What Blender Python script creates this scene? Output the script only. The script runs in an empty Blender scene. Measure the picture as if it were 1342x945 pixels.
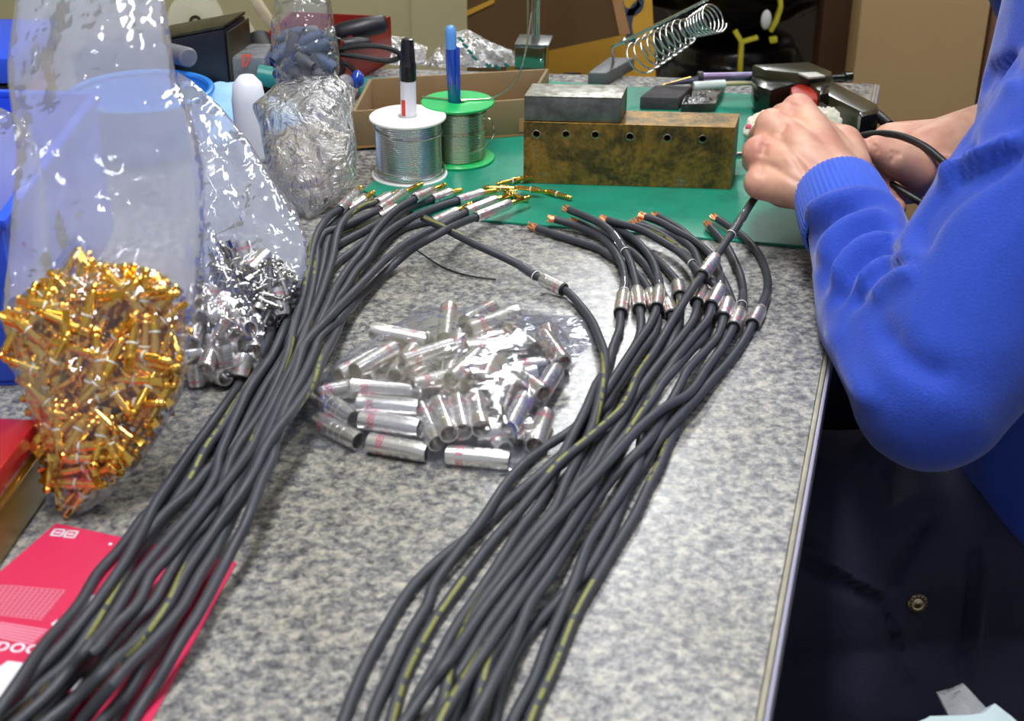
import bpy, bmesh, math, random
import numpy as np
from mathutils import Vector, Matrix, noise
from mathutils.bvhtree import BVHTree
random.seed(7)
PI = math.pi
SC = bpy.context.scene
COL = SC.collection
TZ = 0.75                     # height of the bench top above the floor
# ------------------------------------------------------------------ camera
W, H, F = 1342.0, 945.0, 1850.0
PITCH = math.radians(27.5)
CH = 0.395                    # camera height above the bench top
cd = bpy.data.cameras.new('camera'); cam = bpy.data.objects.new('camera', cd); COL.objects.link(cam)
cam.location = (0, 0, TZ + CH); cam.rotation_euler = (PI/2 - PITCH, 0, 0)
cd.sensor_width = 36; cd.lens = 36*F/W; cd.clip_start = 0.02; cd.clip_end = 50
cd.dof.use_dof = True; cd.dof.focus_distance = 1.0; cd.dof.aperture_fstop = 13
SC.camera = cam
# ------------------------------------------------------------------ world and exposure
wd = bpy.data.worlds.new('world'); SC.world = wd; wd.use_nodes = True
bg = wd.node_tree.nodes['Background']; bg.inputs[0].default_value = (0.86, 0.90, 1.0, 1); bg.inputs[1].default_value = 0.43
SC.view_settings.view_transform = 'Standard'; SC.view_settings.look = 'None'
SC.view_settings.gamma = 1; SC.view_settings.use_curve_mapping = False
SC.view_settings.exposure = 0.0
SC.cycles.transparent_max_bounces = 24
SC.cycles.max_bounces = 8
SC.cycles.use_denoising = True
# ------------------------------------------------------------------ pixel helpers (a pixel of the photograph -> a point of the bench scene)
cP, sP = math.cos(PITCH), math.sin(PITCH)
def ray(px, py):
    u = (px - W/2)/F; v = (py - H/2)/F
    return Vector((u, cP - v*sP, -(sP + v*cP)))        # per unit of depth, z relative to camera
def P(px, py, z=0.0):
    r = ray(px, py); t = (z - CH)/r.z
    return Vector((r.x*t, r.y*t, z))
def D(px, py, d):
    r = ray(px, py); return Vector((r.x*d, r.y*d, CH + r.z*d))
def PYp(px, py, Y):
    r = ray(px, py); t = Y/r.y
    return Vector((r.x*t, Y, CH + r.z*t))
def PPL(px, py, o, n):
    r = ray(px, py); c = Vector((0, 0, CH)); t = (o - c).dot(n)/r.dot(n)
    return c + r*t
# ------------------------------------------------------------------ materials
MATS = {}
class NT:
    def __init__(s, m): s.t = m.node_tree; s.n = s.t.nodes
    def add(s, typ, **kw):
        nd = s.n.new(typ)
        for k, v in kw.items():
            if k.startswith('i_'): pass
            else: setattr(nd, k, v)
        return nd
    def link(s, a, b): s.t.links.new(a, b)
def rgb(h):
    h = h.lstrip('#'); c = [int(h[i:i+2], 16)/255 for i in (0, 2, 4)]
    return tuple(x/12.92 if x <= .04045 else ((x+.055)/1.055)**2.4 for x in c) + (1,)
def new_mat(name):
    m = bpy.data.materials.new(name); m.use_nodes = True; MATS[name] = m
    return m, NT(m), m.node_tree.nodes['Principled BSDF']
def simple(name, col, rough=.5, metal=0.0, spec=.5, bump=0, bscale=200, var=0, vscale=30, var_col=None, coat=0, sheen=0, trans=0, alpha=1):
    m, t, b = new_mat(name)
    c = rgb(col) if isinstance(col, str) else col
    b.inputs['Base Color'].default_value = c
    b.inputs['Roughness'].default_value = rough; b.inputs['Metallic'].default_value = metal
    b.inputs['Specular IOR Level'].default_value = spec
    b.inputs['Coat Weight'].default_value = coat
    b.inputs['Sheen Weight'].default_value = sheen
    b.inputs['Transmission Weight'].default_value = trans
    b.inputs['Alpha'].default_value = alpha
    tc = t.add('ShaderNodeTexCoord')
    if var:
        nz = t.add('ShaderNodeTexNoise'); nz.inputs['Scale'].default_value = vscale; nz.inputs['Detail'].default_value = 6; nz.inputs['Roughness'].default_value = .65
        t.link(tc.outputs['Object'], nz.inputs['Vector'])
        rp = t.add('ShaderNodeValToRGB'); rp.color_ramp.elements[0].position = .5 - var; rp.color_ramp.elements[1].position = .5 + var
        vc = rgb(var_col) if var_col else tuple(x*.6 for x in c[:3]) + (1,)
        rp.color_ramp.elements[0].color = vc; rp.color_ramp.elements[1].color = c
        t.link(nz.outputs['Fac'], rp.inputs['Fac']); t.link(rp.outputs['Color'], b.inputs['Base Color'])
    if bump:
        n2 = t.add('ShaderNodeTexNoise'); n2.inputs['Scale'].default_value = bscale; n2.inputs['Detail'].default_value = 4
        t.link(tc.outputs['Object'], n2.inputs['Vector'])
        bp = t.add('ShaderNodeBump'); bp.inputs['Strength'].default_value = bump; bp.inputs['Distance'].default_value = .001
        t.link(n2.outputs['Fac'], bp.inputs['Height']); t.link(bp.outputs['Normal'], b.inputs['Normal'])
    return m
def M(name): return MATS[name]
# bench laminate printed like grey granite
m, t, b = new_mat('granite')
tc = t.add('ShaderNodeTexCoord')
n1 = t.add('ShaderNodeTexNoise'); n1.inputs['Scale'].default_value = 190; n1.inputs['Detail'].default_value = 7; n1.inputs['Roughness'].default_value = .72; n1.inputs['Distortion'].default_value = .3
n2 = t.add('ShaderNodeTexNoise'); n2.inputs['Scale'].default_value = 8; n2.inputs['Detail'].default_value = 3
n3 = t.add('ShaderNodeTexNoise'); n3.inputs['Scale'].default_value = 320; n3.inputs['Detail'].default_value = 3
for n in (n1, n2, n3): t.link(tc.outputs['Object'], n.inputs['Vector'])
rp = t.add('ShaderNodeValToRGB'); cr = rp.color_ramp
cr.elements[0].position = .35; cr.elements[0].color = rgb('#3f3f44')
cr.elements[1].position = .69; cr.elements[1].color = rgb('#bab5a8')
for p_, c_ in ((.44, '#69696d'), (.51, '#868585'), (.58, '#a39f97')):
    e = cr.elements.new(p_); e.color = rgb(c_)
t.link(n1.outputs['Fac'], rp.inputs['Fac'])
mx = t.add('ShaderNodeMixRGB', blend_type='OVERLAY'); mx.inputs['Fac'].default_value = .35
t.link(rp.outputs['Color'], mx.inputs[1]); t.link(n3.outputs['Fac'], mx.inputs[2])
mx2 = t.add('ShaderNodeMixRGB', blend_type='MULTIPLY'); mx2.inputs['Fac'].default_value = .35
r2 = t.add('ShaderNodeValToRGB'); r2.color_ramp.elements[0].position = .35; r2.color_ramp.elements[0].color = rgb('#b9b08f'); r2.color_ramp.elements[1].position = .6; r2.color_ramp.elements[1].color = (1, 1, 1, 1)
t.link(n2.outputs['Fac'], r2.inputs['Fac']); t.link(mx.outputs['Color'], mx2.inputs[1]); t.link(r2.outputs['Color'], mx2.inputs[2])
t.link(mx2.outputs['Color'], b.inputs['Base Color'])
b.inputs['Roughness'].default_value = .27; b.inputs['Specular IOR Level'].default_value = .55
bp = t.add('ShaderNodeBump'); bp.inputs['Strength'].default_value = .16; bp.inputs['Distance'].default_value = .0006
t.link(n3.outputs['Fac'], bp.inputs['Height']); t.link(bp.outputs['Normal'], b.inputs['Normal'])
simple('edge_band', '#8d8aa0', .35, bump=.1, bscale=60)
simple('edge_lip', '#a29c86', .4, var=.2, vscale=40)
simple('dark_joint', '#1b1820', .6)
# green cutting mat with dust and scuffs
m, t, b = new_mat('mat_green')
tc = t.add('ShaderNodeTexCoord')
n1 = t.add('ShaderNodeTexNoise'); n1.inputs['Scale'].default_value = 18; n1.inputs['Detail'].default_value = 8; n1.inputs['Roughness'].default_value = .7
n2 = t.add('ShaderNodeTexNoise'); n2.inputs['Scale'].default_value = 420; n2.inputs['Detail'].default_value = 2
for n in (n1, n2): t.link(tc.outputs['Object'], n.inputs['Vector'])
rp = t.add('ShaderNodeValToRGB'); cr = rp.color_ramp
cr.elements[0].position = .3; cr.elements[0].color = rgb('#0d6e59'); cr.elements[1].position = .8; cr.elements[1].color = rgb('#3c8a72')
e = cr.elements.new(.55); e.color = rgb('#168a70')
t.link(n1.outputs['Fac'], rp.inputs['Fac'])
r3 = t.add('ShaderNodeValToRGB'); r3.color_ramp.elements[0].position = .68; r3.color_ramp.elements[1].position = .74
t.link(n2.outputs['Fac'], r3.inputs['Fac'])
mx = t.add('ShaderNodeMixRGB'); mx.inputs[2].default_value = rgb('#9fb3a8')
mlt = t.add('ShaderNodeMath', operation='MULTIPLY'); mlt.inputs[1].default_value = .55
t.link(r3.outputs['Color'], mlt.inputs[0]); t.link(mlt.outputs[0], mx.inputs['Fac']); t.link(rp.outputs['Color'], mx.inputs[1]); t.link(mx.outputs['Color'], b.inputs['Base Color'])
b.inputs['Roughness'].default_value = .33
# room
simple('wall_paint', '#c9c29b', .7, var=.3, vscale=3, var_col='#bdb58c', bump=.1)
simple('pillar_paint', '#cfc9a2', .6)
simple('ceiling_paint', '#dcdcd6', .9)
simple('floor_lino', '#5b5348', .5, var=.3, vscale=6)
simple('dark_room', '#2a1c12', .7, var=.3, vscale=3)
# cable jacket: rubber with yellow printing along u (0..1 round), v metres along
m, t, b = new_mat('jacket')
uv = t.add('ShaderNodeUVMap'); sp = t.add('ShaderNodeSeparateXYZ'); t.link(uv.outputs['UV'], sp.inputs[0])
def mth(op, a, b_=None, c_=None):
    nd = t.add('ShaderNodeMath', operation=op)
    for i, x in enumerate((a, b_, c_)):
        if x is None: continue
        if isinstance(x, (int, float)): nd.inputs[i].default_value = x
        else: t.link(x, nd.inputs[i])
    return nd.outputs[0]
du = mth('ABSOLUTE', mth('SUBTRACT', sp.outputs['X'], .5)); band = mth('LESS_THAN', du, .055)
seg = mth('LESS_THAN', mth('FRACT', mth('MULTIPLY', sp.outputs['Y'], 4.2)), .62)
cmb = t.add('ShaderNodeCombineXYZ'); t.link(mth('MULTIPLY', sp.outputs['Y'], 1500), cmb.inputs[1]); t.link(mth('MULTIPLY', sp.outputs['X'], 40), cmb.inputs[0])
wn = t.add('ShaderNodeTexNoise'); wn.inputs['Scale'].default_value = 1; wn.inputs['Detail'].default_value = 1; t.link(cmb.outputs[0], wn.inputs['Vector'])
wn2 = t.add('ShaderNodeTexNoise', noise_dimensions='1D'); wn2.inputs['Scale'].default_value = 120; t.link(sp.outputs['Y'], wn2.inputs['W'])
let = mth('MULTIPLY', mth('GREATER_THAN', wn.outputs['Fac'], .44), mth('GREATER_THAN', wn2.outputs['Fac'], .42))
msk = mth('MULTIPLY', mth('MULTIPLY', band, seg), mth('MULTIPLY', let, .75))
mx = t.add('ShaderNodeMixRGB'); mx.inputs[1].default_value = rgb('#393b42'); mx.inputs[2].default_value = rgb('#9a9a34')
t.link(msk, mx.inputs['Fac']); t.link(mx.outputs['Color'], b.inputs['Base Color'])
b.inputs['Roughness'].default_value = .46; b.inputs['Specular IOR Level'].default_value = .42
tc = t.add('ShaderNodeTexCoord'); nz = t.add('ShaderNodeTexNoise'); nz.inputs['Scale'].default_value = 300; t.link(tc.outputs['Object'], nz.inputs['Vector'])
rr = t.add('ShaderNodeMapRange'); rr.inputs['To Min'].default_value = .38; rr.inputs['To Max'].default_value = .56; t.link(nz.outputs['Fac'], rr.inputs['Value']); t.link(rr.outputs['Result'], b.inputs['Roughness'])
# metal sleeve with red print: u round, v 0..1 along
m, t, b = new_mat('sleeve_metal')
uv = t.add('ShaderNodeUVMap'); sp = t.add('ShaderNodeSeparateXYZ'); t.link(uv.outputs['UV'], sp.inputs[0])
inb = mth('MULTIPLY', mth('GREATER_THAN', sp.outputs['Y'], .17), mth('LESS_THAN', sp.outputs['Y'], .29))
fr = mth('FRACT', mth('MULTIPLY', sp.outputs['X'], 3)); inu = mth('LESS_THAN', fr, .8)
cmb = t.add('ShaderNodeCombineXYZ'); t.link(mth('MULTIPLY', sp.outputs['X'], 60), cmb.inputs[0]); t.link(mth('MULTIPLY', sp.outputs['Y'], 26), cmb.inputs[1])
wn = t.add('ShaderNodeTexNoise'); wn.inputs['Scale'].default_value = 1; wn.inputs['Detail'].default_value = 1; t.link(cmb.outputs[0], wn.inputs['Vector'])
msk = mth('MULTIPLY', mth('MULTIPLY', inb, inu), mth('MULTIPLY', mth('GREATER_THAN', wn.outputs['Fac'], .47), .85))
mx = t.add('ShaderNodeMixRGB'); mx.inputs[1].default_value = rgb('#eae7e3'); mx.inputs[2].default_value = rgb('#c2476a')
t.link(msk, mx.inputs['Fac']); t.link(mx.outputs['Color'], b.inputs['Base Color'])
t.link(mth('SUBTRACT', .88, mth('MULTIPLY', msk, .6)), b.inputs['Metallic']); b.inputs['Roughness'].default_value = .26
simple('nickel', '#c9c7c4', .2, 1, var=.3, vscale=200, var_col='#9c9a98')
simple('gold', '#f6cf6a', .2, 1)
simple('copper', '#f5a878', .3, .75, bump=.6, bscale=900)
plastic_later = None
simple('rubber_black', '#17171a', .45)
simple('white_ring', '#e8e6e0', .4)
def plastic(name, tint=(.95, .96, 1), haze=.12, hcol=(.80, .84, .98), rough=.07, gloss=.55, wr=1.0, wscale=28, crease=1.0, dist=1.2, det=3):
    """thin polythene: see-through film, milky haze, sharp creases that catch the lamps"""
    m, t, b = new_mat(name); t.n.remove(b)
    out = [n for n in t.n if n.type == 'OUTPUT_MATERIAL'][0]
    tc = t.add('ShaderNodeTexCoord')
    d = t.add('ShaderNodeTexNoise'); d.inputs['Scale'].default_value = wscale*.6; d.inputs['Detail'].default_value = 2
    t.link(tc.outputs['Object'], d.inputs['Vector'])
    mxv = t.add('ShaderNodeMixRGB', blend_type='ADD'); mxv.inputs['Fac'].default_value = .03
    t.link(tc.outputs['Object'], mxv.inputs[1]); t.link(d.outputs['Color'], mxv.inputs[2])
    nn = t.add('ShaderNodeTexNoise'); nn.inputs['Scale'].default_value = wscale*1.3; nn.inputs['Detail'].default_value = det; nn.inputs['Distortion'].default_value = dist; t.link(tc.outputs['Object'], nn.inputs['Vector'])
    def mt(op, a, b_):
        nd = t.add('ShaderNodeMath', operation=op)
        for i, x in enumerate((a, b_)):
            if isinstance(x, (int, float)): nd.inputs[i].default_value = x
            else: t.link(x, nd.inputs[i])
        return nd.outputs[0]
    n4 = t.add('ShaderNodeTexNoise'); n4.inputs['Scale'].default_value = wscale*.8; n4.inputs['Detail'].default_value = 2; n4.inputs['Distortion'].default_value = .6; t.link(mxv.outputs['Color'], n4.inputs['Vector'])
    n5 = t.add('ShaderNodeTexNoise'); n5.inputs['Scale'].default_value = wscale*2.6; n5.inputs['Detail'].default_value = 2; t.link(tc.outputs['Object'], n5.inputs['Vector'])
    rid = mt('ADD', mt('MULTIPLY', mt('ABSOLUTE', mt('SUBTRACT', n4.outputs['Fac'], .5), 0), -3.2*crease), mt('MULTIPLY', mt('ABSOLUTE', mt('SUBTRACT', n5.outputs['Fac'], .5), 0), -1.1*crease))
    hgt = mt('ADD', rid, mt('MULTIPLY', nn.outputs['Fac'], 1.0))
    bp = t.add('ShaderNodeBump'); bp.inputs['Strength'].default_value = wr; bp.inputs['Distance'].default_value = .0045
    t.link(hgt, bp.inputs['Height'])
    tr = t.add('ShaderNodeBsdfTransparent'); tr.inputs[0].default_value = tint + (1,)
    gl = t.add('ShaderNodeBsdfGlossy'); gl.inputs['Roughness'].default_value = rough; t.link(bp.outputs['Normal'], gl.inputs['Normal'])
    df = t.add('ShaderNodeBsdfDiffuse'); df.inputs[0].default_value = hcol + (1,)
    tl = t.add('ShaderNodeBsdfTranslucent'); tl.inputs[0].default_value = hcol + (1,)
    ds = t.add('ShaderNodeMixShader'); ds.inputs[0].default_value = .5; t.link(df.outputs[0], ds.inputs[1]); t.link(tl.outputs[0], ds.inputs[2])
    m1 = t.add('ShaderNodeMixShader'); m1.inputs[0].default_value = haze; t.link(tr.outputs[0], m1.inputs[1]); t.link(ds.outputs[0], m1.inputs[2])
    lw = t.add('ShaderNodeLayerWeight'); lw.inputs['Blend'].default_value = .35; t.link(bp.outputs['Normal'], lw.inputs['Normal'])
    fac = mt('ADD', mt('MULTIPLY', lw.outputs['Fresnel'], gloss), .05)
    m2 = t.add('ShaderNodeMixShader'); t.link(fac, m2.inputs[0]); t.link(m1.outputs[0], m2.inputs[1]); t.link(gl.outputs[0], m2.inputs[2])
    t.link(m2.outputs[0], out.inputs['Surface'])
    return m
plastic('poly_clear', haze=.10)
plastic('poly_milky', haze=.36, hcol=(.80, .83, .97), wscale=17, crease=1.3, wr=.85, gloss=.5, rough=.06)
plastic('poly_crinkle', haze=.34, hcol=(.86, .87, .92), wscale=46, gloss=.85, crease=.35, wr=1.5, dist=2.6, det=5)
plastic('poly_flat', haze=.075, wr=.45, wscale=16, gloss=.32, rough=.09)
plastic('poly_sheer', haze=.05, wr=.8, wscale=26, gloss=.4, rough=.06)
plastic('heat_shrink', haze=.10, wr=.1, gloss=.8)
# ------------------------------------------------------------------ mesh builder
class MB:
    def __init__(s): s.v = []; s.f = []; s.uv = {}; s.mi = []; s.cur = 0
    def add(s, vs, fs, uvs=None):
        o = len(s.v); s.v += [tuple(v) for v in vs]
        for k, f in enumerate(fs):
            if uvs: s.uv[len(s.f)] = uvs[k]
            s.f.append(tuple(i + o for i in f)); s.mi.append(s.cur)
        return s
    def box(s, c, d, R=None, taper=1.0):
        hx, hy, hz = d[0]/2, d[1]/2, d[2]/2; vs = []
        for z in (-1, 1):
            k = taper if z > 0 else 1
            for x, y in ((-1, -1), (1, -1), (1, 1), (-1, 1)):
                v = Vector((x*hx*k, y*hy*k, z*hz))
                if R is not None: v = R @ v
                vs.append(v + Vector(c))
        return s.add(vs, [(3, 2, 1, 0), (4, 5, 6, 7), (0, 1, 5, 4), (1, 2, 6, 5), (2, 3, 7, 6), (3, 0, 4, 7)])
    def quadbox(s, corners, h):
        """prism on a 4+ corner base, height vector h"""
        n = len(corners); a = [Vector(c) for c in corners]
        nrm = sum((a[i].cross(a[(i+1) % n]) for i in range(n)), Vector())
        hv = Vector(h) if not isinstance(h, (int, float)) else Vector((0, 0, h))
        if nrm.dot(hv) < 0: a.reverse()
        vs = a + [c + hv for c in a]
        fs = [tuple(range(n-1, -1, -1)), tuple(range(n, 2*n))] + [(i, (i+1) % n, n+(i+1) % n, n+i) for i in range(n)]
        return s.add(vs, fs)
    def tube(s, pts, r, n=10, caps=True, u0=0.0, vscale=1.0, tw=0.0, Lc=0.0):
        pts = [Vector(p) for p in pts]; m_ = len(pts)
        rs = r if hasattr(r, '__len__') else [r]*m_
        T = [(pts[min(i+1, m_-1)] - pts[max(i-1, 0)]).normalized() for i in range(m_)]
        up = Vector((0, 0, 1)) if abs(T[0].z) < .95 else Vector((0, 1, 0))
        N = (up - T[0]*up.dot(T[0])).normalized(); vs = []; L = 0; Ls = []
        for i in range(m_):
            if i: L += (pts[i]-pts[i-1]).length
            Ls.append(L*vscale)
            if abs(T[i].z) < .97 and abs(T[0].z) < .95:
                N = Vector((0, 0, 1)); 
            N = (N - T[i]*N.dot(T[i])).normalized(); B = T[i].cross(N)
            for k in range(n):
                a = 2*PI*k/n; vs.append(pts[i] + (N*math.cos(a) + B*math.sin(a))*rs[i])
        fs = []; uvs = []
        for i in range(m_-1):
            for k in range(n):
                k2 = (k+1) % n
                fs.append((i*n+k, i*n+k2, (i+1)*n+k2, (i+1)*n+k))
                ua = k/n + .5 + u0 + tw*(Ls[i]-Lc); uc = k/n + .5 + u0 + tw*(Ls[i+1]-Lc); sh = math.floor(min(ua, uc)); ua -= sh; uc -= sh
                uvs.append(((ua, Ls[i]), (ua+1/n, Ls[i]), (uc+1/n, Ls[i+1]), (uc, Ls[i+1])))
        if caps:
            fs.append(tuple(range(n-1, -1, -1))); fs.append(tuple(range((m_-1)*n, m_*n)))
            uvs += [tuple((0, 0) for _ in range(n))]*2
        return s.add(vs, fs, uvs)
    def lathe(s, prof, n=16, M_=None, close=False):
        """profile [(r, z)] about local z; M_ a 4x4; uv u round, v normalised along z"""
        M_ = M_ or Matrix.Identity(4); vs = []
        z0 = min(p[1] for p in prof); z1 = max(p[1] for p in prof); dz = max(z1-z0, 1e-9)
        for r, z in prof:
            for k in range(n):
                a = 2*PI*k/n; vs.append(M_ @ Vector((max(r, 1e-6)*math.cos(a), max(r, 1e-6)*math.sin(a), z)))
        fs = []; uvs = []; m_ = len(prof)
        for i in range(m_ if close else m_-1):
            j = (i+1) % m_
            for k in range(n):
                k2 = (k+1) % n; fs.append((i*n+k, i*n+k2, j*n+k2, j*n+k))
                a, b_ = (prof[i][1]-z0)/dz, (prof[j][1]-z0)/dz
                uvs.append(((k/n, a), ((k+1)/n, a), ((k+1)/n, b_), (k/n, b_)))
        if not close:
            if prof[0][0] > 1e-5: fs.append(tuple(range(n-1, -1, -1))); uvs.append(tuple((0, 0) for _ in range(n)))
            if prof[-1][0] > 1e-5: fs.append(tuple(range((m_-1)*n, m_*n))); uvs.append(tuple((0, 0) for _ in range(n)))
        return s.add(vs, fs, uvs)
    def ball(s, c, r, n=12, sc=(1, 1, 1), R=None):
        m_ = max(4, n//2); M_ = Matrix.Translation(c) @ (R.to_4x4() if R is not None else Matrix.Identity(4)) @ Matrix.Diagonal((sc[0], sc[1], sc[2], 1))
        return s.lathe([(r*math.sin(PI*i/m_), -r*math.cos(PI*i/m_)) for i in range(m_+1)], n, M_)
    def mesh(s, name, off=None):
        me = bpy.data.meshes.new(name); vs = s.v
        if off is not None: vs = [(v[0]-off[0], v[1]-off[1], v[2]-off[2]) for v in vs]
        me.from_pydata(vs, [], s.f)
        if s.uv:
            ul = me.uv_layers.new(name='UVMap'); data = np.zeros((len(me.loops), 2)); k = 0
            for fi, f in enumerate(s.f):
                u = s.uv.get(fi)
                for q in range(len(f)):
                    if u: data[k] = u[q]
                    k += 1
            ul.data.foreach_set('uv', data.ravel())
        me.polygons.foreach_set('material_index', s.mi)
        return me
def wpos(o):
    p = Vector((0, 0, 0))
    while o is not None: p = p + o.location; o = o.parent
    return p
def finish(me, smooth=True, ang=35):
    if smooth:
        me.shade_smooth()
        if ang and ang < 180: me.set_sharp_from_angle(angle=math.radians(ang))
    me.update()
def obj(name, mb, mat, parent=None, smooth=True, ang=35, bevel=0, recalc=False, base=None, local=False):
    """one mesh object; MB vertices are in bench coordinates unless local"""
    off = None
    if not local:
        off = wpos(parent) if parent is not None else (Vector(base) if base is not None else None)
    if isinstance(mb, MB): me = mb.mesh(name, off)
    else:
        me = mb
    for m_ in (mat if isinstance(mat, (list, tuple)) else [mat]): me.materials.append(MATS[m_] if isinstance(m_, str) else m_)
    if recalc:
        bm = bmesh.new(); bm.from_mesh(me); bmesh.ops.recalc_face_normals(bm, faces=bm.faces); bm.to_mesh(me); bm.free()
    if bevel:
        bm = bmesh.new(); bm.from_mesh(me)
        es = [e for e in bm.edges if len(e.link_faces) == 2 and e.calc_face_angle(0) > .6]
        bmesh.ops.bevel(bm, geom=es, offset=bevel, segments=2, profile=.6, affect='EDGES'); bm.to_mesh(me); bm.free()
    finish(me, smooth, ang)
    o = bpy.data.objects.new(name, me); COL.objects.link(o)
    if parent is not None: o.parent = parent
    elif base is not None: o.location = base
    return o
def tag(o, label=None, cat=None, group=None, kind=None):
    if label: o['label'] = label
    if cat: o['category'] = cat
    if group: o['group'] = group
    if kind: o['kind'] = kind
    return o
def empty(name, loc, label=None, cat=None, group=None):
    o = bpy.data.objects.new(name, None); COL.objects.link(o); o.location = loc; o.empty_display_size = .01
    return tag(o, label, cat, group)
def copy_tree(o, mat=None, parent=None):
    c = o.copy(); COL.objects.link(c); c.parent = parent
    for ch in list(o.children): copy_tree(ch, None, c)
    if mat is not None: c.matrix_basis = mat
    return c
def frameM(p, d, up=(0, 0, 1), roll=0):
    """matrix at p with local z along d"""
    z = Vector(d).normalized(); u = Vector(up)
    if abs(z.dot(u)) > .97: u = Vector((1, 0, 0))
    x = u.cross(z).normalized(); y = z.cross(x)
    R = Matrix((x, y, z)).transposed() @ Matrix.Rotation(roll, 3, 'Z')
    return Matrix.Translation(p) @ R.to_4x4()
def catmull(pts, step):
    """smooth curve through control tuples (any dimension), resampled about every step (first 2 dims pixel distance)"""
    p = [np.array(q, float) for q in pts]; p = [2*p[0]-p[1]] + p + [2*p[-1]-p[-2]]; out = []
    for i in range(1, len(p)-2):
        a, b_, c, d = p[i-1:i+3]; n = max(1, int(round(np.linalg.norm((c-b_)[:3])/step)))
        for k in range(n):
            s_ = k/n
            out.append(.5*((2*b_) + (-a+c)*s_ + (2*a-5*b_+4*c-d)*s_*s_ + (-a+3*b_-3*c+d)*s_**3))
    out.append(p[-2]); return np.array(out)
# ------------------------------------------------------------------ lamps of the room (fluorescent battens along the bench direction), plus an added glow panel
HEAD = math.radians(-16)      # bench direction, turned to the right of the view
ED = Vector((math.sin(-HEAD), math.cos(-HEAD), 0)); EX = Vector((ED.y, -ED.x, 0))
CEIL = 1.68
simple('lamp_body', '#e9e9e4', .4)
m_, t_, b_ = new_mat('tube_glow'); b_.inputs['Emission Color'].default_value = (.96, .98, 1, 1); b_.inputs['Emission Strength'].default_value = 20
b_.inputs['Base Color'].default_value = (.9, .9, .9, 1)
def batten(c, L, power, label, w=.16):
    c = Vector(c)
    e = empty('ceiling_lamp', c, label, 'lamp', 'fluorescent lamps on the ceiling')
    R = Matrix.Rotation(HEAD, 3, 'Z')
    mb = MB().box(c + Vector((0, 0, -.02)), (w, L+.04, .04), R)
    obj('lamp_body', mb, 'lamp_body', e, bevel=.004)
    for s_ in (-1, 1):
        a = c + EX*(s_*w*.24) + Vector((0, 0, -.058))
        obj('fluorescent_tube', MB().tube([a - ED*L/2, a + ED*L/2], .014, 10), 'tube_glow', e)
    ld = bpy.data.lights.new('tube_light', 'AREA'); ld.shape = 'RECTANGLE'; ld.size = w; ld.size_y = L; ld.energy = power; ld.color = (.97, .985, 1)
    lo = bpy.data.objects.new('tube_light', ld); COL.objects.link(lo); lo.location = c + Vector((0, 0, -.085)); lo.rotation_euler = (0, 0, HEAD)
batten((-.05, .62, CEIL-.25), 1.2, 18, 'white twin fluorescent batten above the bench, nearest the viewer')
batten((.28, 3.35, CEIL-.1), 1.25, 18, 'white twin fluorescent batten beyond the bench, behind the stacked boxes', .2)
batten((1.25, 1.4, CEIL), 1.2, 9, 'white twin fluorescent batten above the seated worker')
pl_c = Vector((.52, 2.45, CEIL-.02)); pe_ = empty('added_ceiling_glow', pl_c, 'added unseen glowing ceiling panel whose reflection brightens the lower right of the bench', 'lamp')  # unseen glowing panel added for the bright reflection on the bench's right front
R_ = Matrix.Rotation(HEAD, 3, 'Z')
obj('panel_frame', MB().box(pl_c + Vector((0, 0, .012)), (.66, 1.5, .03), R_), 'lamp_body', pe_, bevel=.003)
mg_, tg_, bg_ = new_mat('panel_glow'); bg_.inputs['Emission Color'].default_value = (.95, .97, 1, 1); bg_.inputs['Emission Strength'].default_value = 3.2
obj('diffuser', MB().box(pl_c + Vector((0, 0, -.006)), (.62, 1.46, .006), R_), 'panel_glow', pe_)
# ------------------------------------------------------------------ bench
BR0 = Vector((.103, .441, 0)); BRV = (Vector((.356, 1.340, 0)) - BR0).normalized(); BRN = Vector((BRV.y, -BRV.x, 0))
rear_r = Vector((.356, 1.340, 0)); front_r = BR0 - BRV*.30
rear_l = rear_r + Vector((-1.35, .15, 0)); front_l = front_r + Vector((-1.2, .33, 0))
bench = empty('workbench', (0, 0.9, -.03), 'grey granite-patterned workbench carrying all the cables, bags and tools', 'workbench')
lip = .0042
mb = MB().quadbox([front_l, front_r - BRN*lip, rear_r - BRN*lip, rear_l], -.028)
bench_top = obj('bench_top', mb, 'granite', bench, smooth=False)
mb = MB().quadbox([front_r - BRN*(lip-.0004), front_r - BRN*.0012, rear_r - BRN*.0012, rear_r - BRN*(lip-.0004)], -.027)
obj('edge_lip', mb, 'edge_lip', bench, bevel=.0006)
mb = MB().quadbox([front_r + Vector((0, 0, -.0006)) - BRN*.0008, front_r + BRN*.0012 + Vector((0, 0, -.0006)), rear_r + BRN*.0012 + Vector((0, 0, -.0006)), rear_r - BRN*.0008 + Vector((0, 0, -.0006))], -.030)
obj('edge_band', mb, 'edge_band', bench, bevel=.0004)
simple('frame_grey', '#77757c', .4, .3)
mb = MB()
for a, b2 in ((front_l, .05), (front_r, -.05), (rear_r, -.05), (rear_l, .05)):
    c = a + Vector((b2*1.2, 0, 0)) + Vector((0, .05 if a.y < .8 else -.06, -.39)); 
    obj('leg', MB().box(c, (.04, .04, .72)), 'frame_grey', bench, bevel=.002)
obj('apron', MB().quadbox([front_l + Vector((.05, .05, -.03)), front_r + Vector((-.07, .05, -.03)), front_r + Vector((-.07, .07, -.03)), front_l + Vector((.05, .07, -.03))], -.06), 'frame_grey', bench)
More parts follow.
